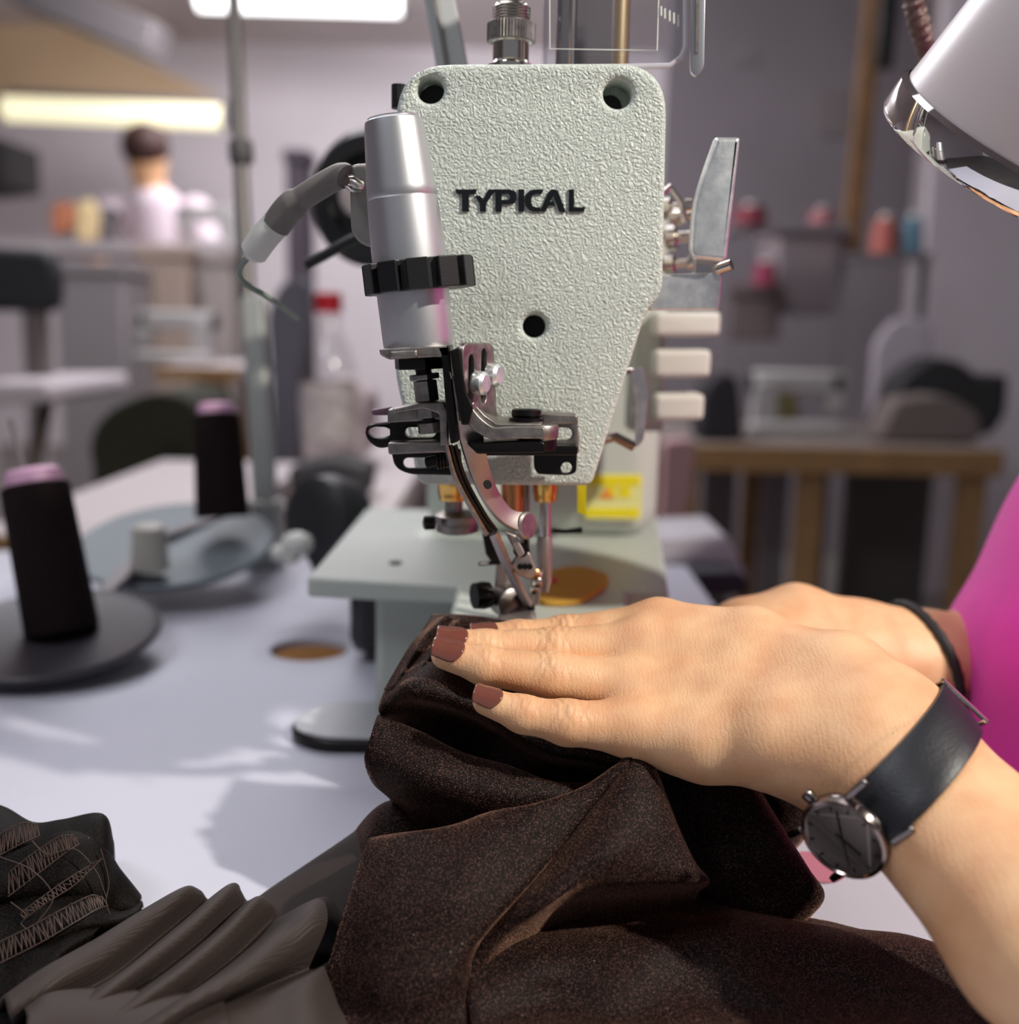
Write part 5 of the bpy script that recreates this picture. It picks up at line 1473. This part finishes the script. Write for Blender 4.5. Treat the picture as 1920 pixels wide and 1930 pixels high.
def far_person(px, py, d):
    """worker seated across the room: head, hair, blouse"""
    t = thing('person', P(px, 520, d), 'worker with dark hair in a pale blouse bent over across the room', 'person')
    h = P(px, py, d); r = MM(38, d)
    body_d = lambda p: np.minimum(chain_d(p, [(h + V((0, 0, -0.02)), r), (h + V((0.0, 0.02, -0.16)), r * 0.65)], 0.03),
        smin(chain_d(p, [(h + V((0.02, 0.03, -0.22)), 0.10), (h + V((0.06, 0.06, -0.62)), 0.14)], 0.08),
             np.minimum(chain_d(p, [(h + V((-0.17, 0.02, -0.25)), 0.055), (h + V((-0.24, -0.08, -0.48)), 0.042), (h + V((-0.10, -0.30, -0.50)), 0.03)], 0.03),
                        chain_d(p, [(h + V((0.20, 0.02, -0.25)), 0.055), (h + V((0.30, -0.08, -0.48)), 0.042), (h + V((0.14, -0.30, -0.50)), 0.03)], 0.03)), 0.05))
    v, f = surface_net(body_d, h - V((0.42, 0.45, 0.85)), h + V((0.45, 0.3, 0.15)), 0.016)
    mesh_np('body', v, f, m_skin, t)
    shf = lambda p: smin(chain_d(p, [(h + V((0.02, 0.03, -0.24)), 0.115), (h + V((0.06, 0.06, -0.64)), 0.16)], 0.08),
        np.minimum(chain_d(p, [(h + V((-0.17, 0.02, -0.25)), 0.075), (h + V((-0.24, -0.08, -0.47)), 0.06)], 0.03),
                   chain_d(p, [(h + V((0.20, 0.02, -0.25)), 0.075), (h + V((0.30, -0.08, -0.47)), 0.06)], 0.03)), 0.05)
    v, f = surface_net(shf, h - V((0.42, 0.3, 0.85)), h + V((0.45, 0.3, -0.02)), 0.016)
    mesh_np('blouse', v, f, mat('pale_blouse', srgb(214, 196, 204), 0.8), t)
    MB().ball(h + V((0, -0.015, 0.025)), r * 1.16, (1, 1, 1.0), 20, 12).build('hair', mat('dark_hair', srgb(62, 34, 28), 0.6), t)
    MB().ball(h + V((0.03, 0.02, 0.085)), r * 0.5, (1.2, 1, 0.8), 14, 8).build('hair_bun', mat('dark_hair', srgb(62, 34, 28), 0.6), t)
far_person(276, 288, 4.6)
t = thing('stool', V((P(290, 500, 4.66).x, P(290, 500, 4.66).y, 0)), 'plain stool under the worker across the room', 'stool')
zs = P(276, 288, 4.6).z - 0.82
c = P(290, 500, 4.66)
MB().lathe([(0, 0.17), (0.01, 0.18), (0.05, 0.18), (0.06, 0.17)], V((c.x, c.y, zs - 0.06)), (0, 0, 1), 24).build('seat', m_woodd, t)
MB().lathe([(0, 0.16), (0.02, 0.16), (0.04, 0.03), (zs - 0.06, 0.03)], V((c.x, c.y, 0)), (0, 0, 1), 20).build('pedestal', m_duct, t)

# office chair at the left edge
t = thing('office_chair', P(40, 900, 2.2), 'black padded office chair back at the far left', 'chair')
MB().prism([P(x, y, 2.2) for x, y in rounded([(-60, 462), (92, 470), (108, 520), (104, 588), (-60, 585)], 26)], (0, 0.05, 0)).build('backrest', mat('black_fabric', (0.018, 0.017, 0.02), 0.7), t, bevel=0.015, seg=4)
MB().tube([P(75, 585, 2.23), P(85, 760, 2.24), P(60, 900, 2.15)], 0.018, 10).build('back_post', mat('post_grey', srgb(120, 110, 105), 0.5), t)
MB().prism([P(x, y, 2.0) for x, y in rounded([(-60, 720), (90, 720), (100, 760), (-60, 764)], 16)], (0, 0.42, 0)).build('seat', mat('seat_grey', srgb(190, 180, 184), 0.7), t, bevel=0.015, seg=3)
# cardboard carton, sack, and other clutter across the room
def crate(name, label, x0, y0, x1, y1, d, depth, m, cat='box', floor=False):
    t = thing(name, P((x0 + x1) / 2, y1, d), label, cat)
    a, b = P(x0, y1, d), P(x1, y0, d)
    if floor: a.z = 0.002
    MB().box((a.x, a.y, a.z), (b.x, a.y + depth, b.z)).build('carton_body', m, t, bevel=0.008)
    MB().box((a.x - 0.008, a.y - 0.008, b.z - 0.03), (b.x + 0.008, a.y + depth + 0.008, b.z + 0.006)).build('lid', m, t, bevel=0.004)
    return t
crate('carton', 'tan cardboard carton standing below the worker', 262, 470, 360, 600, 3.56, 0.12, mat('card_tan', srgb(172, 152, 140), 0.8), floor=True)
crate('carton', 'grey carton on the floor beside the black office chair', 110, 500, 240, 660, 3.3, 0.25, mat('card_grey', srgb(152, 144, 146), 0.8), floor=True)
crate('carton', 'pale carton with a dark gap left of the pole', 384, 480, 440, 590, 3.56, 0.12, mat('card_pale', srgb(168, 156, 152), 0.8), floor=True)
crate('carton', 'dark upright box behind the machine handwheel', 538, 288, 580, 395, 3.6, 0.15, mat('card_plum', srgb(78, 68, 78), 0.8), floor=True)
bag('green_sack', 'dark olive sack under the bench behind the cones', rounded([(168, 880), (176, 810), (220, 765), (300, 735), (372, 750), (372, 885)], 30), 2.05, 0.3, mat('olive_sack', srgb(42, 42, 28), 0.9), floor=True)
bag('orange_pouch', 'small orange brown pouch on the pale bench', rounded([(95, 385), (130, 378), (140, 430), (96, 445)], 10), 3.75, 0.05, mat('rust_pouch', srgb(186, 116, 84), 0.8), 'pouch')
bag('yellow_ball', 'cream cone of thread on the pale bench', rounded([(140, 385), (165, 370), (182, 400), (176, 455), (140, 455)], 12), 3.75, 0.06, mat('cream_thread', srgb(226, 200, 150), 0.8), 'thread cone')
bag('dark_opening', 'dark cabinet at the far left edge', [(-80, 250), (10, 262), (14, 350), (-80, 360)], 4.0, 0.3, mat('opening_black', srgb(34, 32, 34), 0.6), 'opening', 0.01)  # dark box standing in for the dark of an opening
# hanging duct
o = MB().bar(P(40, -20, 5.2), P(300, 82, 5.2), 0.22, 0.16).build('ceiling_duct', m_duct, None, bevel=0.01)
tag(o, 'grey metal duct slanting under the ceiling at upper left', 'duct')
# tube lights
def tube_light(label, a, b, r, col, st):
    t = thing('tube_light', (a + b) / 2, label, 'ceiling light', 'tube lights')
    MB().tube([a, b], r, 14).build('tube', mat('tube_' + str(len(MATS)), col, 0.4, 0, None, None, (col, st)), t)
    u = (b - a).normalized()
    for p, s in ((a, -1), (b, 1)): MB().tube([p, p + u * (0.03 * s)], r * 1.05, 14).build('end_cap', m_duct, t)
    MB().bar(a + V((0, 0.05, r + 0.02)), b + V((0, 0.05, r + 0.02)), 0.1, 0.04).build('housing', m_duct, t)
tube_light('long warm yellow tube light hanging at upper left', P(10, 205, 6.0), P(420, 222, 6.0), 0.066, srgb(255, 246, 205), 0.93)
tube_light('bright white tube light at the top edge by the dark rod', P(375, -4, 6.0), P(755, 6, 6.0), 0.066, (1, 1, 1), 3.0)
# wooden post with black strap on the right
o = MB().bar(P(1652, -60, 3.4), P(1600, 480, 3.4), 0.06, 0.05, (0, 1, 0)).build('wooden_post', m_woodd, None, bevel=0.006)
tag(o, 'brown wooden post standing against the grey partition', 'post')
o = MB().bar(P(1680, -60, 3.3), P(1664, 130, 3.3), 0.055, 0.03, (0, 1, 0)).build('black_strap', m_black, None, bevel=0.006)
tag(o, 'black strap hanging beside the wooden post', 'strap')
# notes on the partition, spools on a rail, bags on the bench
def note(label, x, y, w, h, c, d=4.5):
    o = MB().prism([Q(x - w, y - h, 4.59), Q(x + w, y - h, 4.59), Q(x + w, y + h, 4.59), Q(x - w, y + h, 4.59)], (0, 0.01, 0)).build('paper_note', mat('note_' + str(len(MATS)), c, 0.8), None, smooth=False)
    return tag(o, label, 'note')
note('upper pale note on the grey partition', 1405, 105, 22, 16, srgb(140, 132, 134))
note('larger pale note on the grey partition beside the post', 1572, 212, 26, 42, srgb(140, 130, 130))
def spool(label, x, y, r, h, c, d=3.2):
    k = d / F_PX
    t = thing('thread_spool', P(x, y + h, d), label, 'thread spool', 'coloured spools by the right wall')
    b = P(x, y + h, d)
    MB().lathe([(0, r * k), (h * 1.7 * k, r * 0.75 * k), (h * 1.75 * k, r * 0.5 * k)], b, (0, 0, 1), 20).build('wound_thread', mat('spool_' + str(len(MATS)), c, 0.7), t)
    MB().lathe([(h * 1.7 * k, r * 0.4 * k), (h * 2.0 * k, r * 0.35 * k)], b, (0, 0, 1), 14).build('spool_core', m_white_pl, t)
spool('dark red spool near the lifter lever', 1412, 405, 34, 20, srgb(128, 44, 58))
spool('crimson spool below the dark red one', 1440, 513, 24, 24, srgb(150, 56, 84))
spool('salmon pink spool left of the post', 1548, 408, 26, 16, srgb(160, 100, 106))
spool('coral orange spool right of the post', 1664, 442, 28, 36, srgb(186, 104, 94))
spool('steel blue spool right of the post', 1716, 440, 22, 36, srgb(96, 132, 150))
t = thing('spool_rack', V((P(1560, 500, 3.22).x, P(1560, 500, 3.22).y, 0)), 'grey standing rack carrying the coloured spools', 'rack')
MB().bar(P(1370, 432, 3.22), P(1590, 432, 3.22), 0.12, 0.02).build('rack_board', m_greyw, t)
MB().bar(P(1590, 486, 3.22), P(1745, 486, 3.22), 0.12, 0.02).build('rack_board', m_greyw, t)
for x in (1372, 1592, 1744):
    p = P(x, 490 if x > 1600 else 436, 3.24)
    MB().box((p.x - 0.012, p.y, 0), (p.x + 0.012, p.y + 0.024, p.z)).build('rack_post', m_greyw, t)
crate('storage_box', 'pale mauve storage box behind the lifter lever', 1460, 430, 1580, 590, 3.4, 0.3, mat('mauve_box', srgb(150, 138, 142), 0.8))
crate('storage_box', 'grey brown storage box under the crimson spool', 1380, 540, 1470, 640, 3.3, 0.3, mat('taupe_box', srgb(120, 106, 106), 0.8))
bag('black_bag', 'large black bag lying on the right bench', rounded([(1660, 790), (1700, 690), (1760, 648), (1820, 660), (1850, 690), (1905, 680), (1900, 760), (1870, 800)], 20), 2.92, 0.14, mat('bag_black', (0.02, 0.019, 0.02), 0.6), 'bag', 0.02, False, dk3)
bag('grey_bundle', 'grey bundle in front of the large black bag', rounded([(1650, 840), (1690, 760), (1780, 750), (1850, 790), (1850, 840)], 20), 2.72, 0.12, mat('bundle_grey', srgb(112, 100, 96), 0.8), 'fabric', 0.02, False, dk3)
bag('dark_bundle', 'black bundle of cloth beside the cream keypad', rounded([(1316, 820), (1330, 720), (1360, 690), (1392, 700), (1404, 820)], 20), 2.66, 0.15, mat('bundle_black', (0.018, 0.014, 0.018), 0.8), 'fabric', 0.02, False, dk3)
bag('olive_pouch', 'small olive pouch on the right bench', rounded([(1462, 770), (1466, 680), (1500, 672), (1512, 770)], 10), 3.0, 0.08, mat('pouch_olive', srgb(104, 96, 56), 0.8), 'pouch', 0.02, False, dk3)
bag('white_drape', 'white cloth draped behind the black bag', rounded([(1640, 800), (1650, 640), (1690, 590), (1760, 600), (1740, 800)], 20), 3.12, 0.04, mat('drape_white', srgb(176, 166, 174), 0.8), 'fabric', 0.01, False, dk3)
bag('pink_cloth', 'dusty pink cloth hanging right of the machine column', rounded([(1250, 830), (1305, 826), (1300, 930), (1280, 985), (1250, 990)], 12), 1.9, 0.06, mat('dusty_pink', srgb(190, 150, 150), 0.8), 'fabric', 0.01, True)
for k, (x0, x1, c) in enumerate(((1330, 1390, srgb(120, 112, 116)), (1440, 1490, srgb(136, 128, 132)), (1600, 1760, srgb(96, 90, 88)))):  # plain grey panels standing under the bench
    bag('bench_panel', ('left narrow grey panel under the right bench', 'pale narrow panel beside the bench leg', 'wide dark grey panel under the right bench')[k],
        [(x0, 890), (x1, 890), (x1, 900), (x0, 900)], 3.1, 0.05, mat('panel_%d' % k, c, 0.8), 'panel', 0.005)
# stool with navy cushion right of the machine
t = thing('stool', P(1325, 1160, 1.1), 'white stool with a navy cushion right of the machine column', 'stool')
MB().prism([P(x, y, 1.15) for x, y in rounded([(1220, 1018), (1370, 1008), (1405, 1080), (1410, 1090), (1220, 1092)], 16)], (0, 0.12, 0)).build('seat_shell', mat('shell_white', srgb(170, 166, 174), 0.5), t, bevel=0.01)
MB().prism([P(x, y, 1.1) for x, y in rounded([(1215, 1082), (1395, 1078), (1412, 1100), (1408, 1122), (1215, 1126)], 12)], (0, 0.14, 0)).build('cushion', mat('navy_cushion', srgb(40, 36, 48), 0.7), t, bevel=0.01, seg=3)
MB().tube([P(1320, 1125, 1.2), V((P(1320, 1125, 1.2).x, P(1320, 1125, 1.2).y, 0))], 0.03, 12).build('stool_leg', m_duct, t)

# ------------------------------------------------------------------ work lamp at upper right
t = thing('work_lamp', V((0.9, 1.0, 0.0)), 'white lamp head with a chrome rim hanging at upper right', 'lamp')
DL = 0.40
rim_c = P(1924, 292, DL)
laxis = (_u * -0.70 + _r * -0.35 + _f * 0.63).normalized()
RL = 0.0536
MB().lathe([(-RL * 2.1, RL * 0.52), (-RL * 1.9, RL * 0.66), (-RL * 0.9, RL * 0.86), (-RL * 0.18, RL * 0.95), (-RL * 0.12, RL * 0.96)], rim_c, laxis, 64).build('lamp_shade', mat('lamp_white', srgb(226, 214, 214), 0.32), t)
MB().lathe([(-RL * 0.13, RL * 0.97), (-RL * 0.10, RL * 1.005), (RL * 0.09, RL * 1.02), (RL * 0.13, RL * 1.0), (RL * 0.13, RL * 0.9), (0.0, RL * 0.88)], rim_c, laxis, 64, caps=False).build('chrome_rim', mat('mirror_chrome', (0.86, 0.85, 0.86), 0.04, 1), t)
MB().lathe([(0.001, RL * 0.89), (0.003, RL * 0.88)], rim_c, laxis, 48).build('diffuser', mat('lamp_diffuser', srgb(235, 235, 240), 0.3), t)
cap = rim_c - laxis * (RL * 2.1)
path = crom([cap + laxis * 0.004, cap - laxis * 0.05, P(1900, -520, .42), P(1760, -330, .46), P(1722, -90, .47), P(1730, 40, .48), P(1790, 150, .52), P(1960, 190, .58), P(2350, 120, .80), P(2700, 60, 1.05)], 24)
n = len(path)
mb = MB()
mb.tube(path, [0.0044 + 0.0007 * math.sin(i * 1.9) for i in range(n)], 12)
mb.build('gooseneck', mat('flex_brown', srgb(112, 92, 88), 0.4, 0.4, (900, 0.6, 0.001, 'voronoi')), t)
e = path[-1]
MB().tube([V((e.x, e.y, 0.0)), V((e.x, e.y, e.z + 0.02))], 0.014, 16).build('stand_pole', m_duct, t)
MB().lathe([(0, 0.13), (0.012, 0.13), (0.018, 0.10), (0.02, 0.02)], V((e.x, e.y, 0.0)), (0, 0, 1), 32).build('stand_base', m_duct, t)
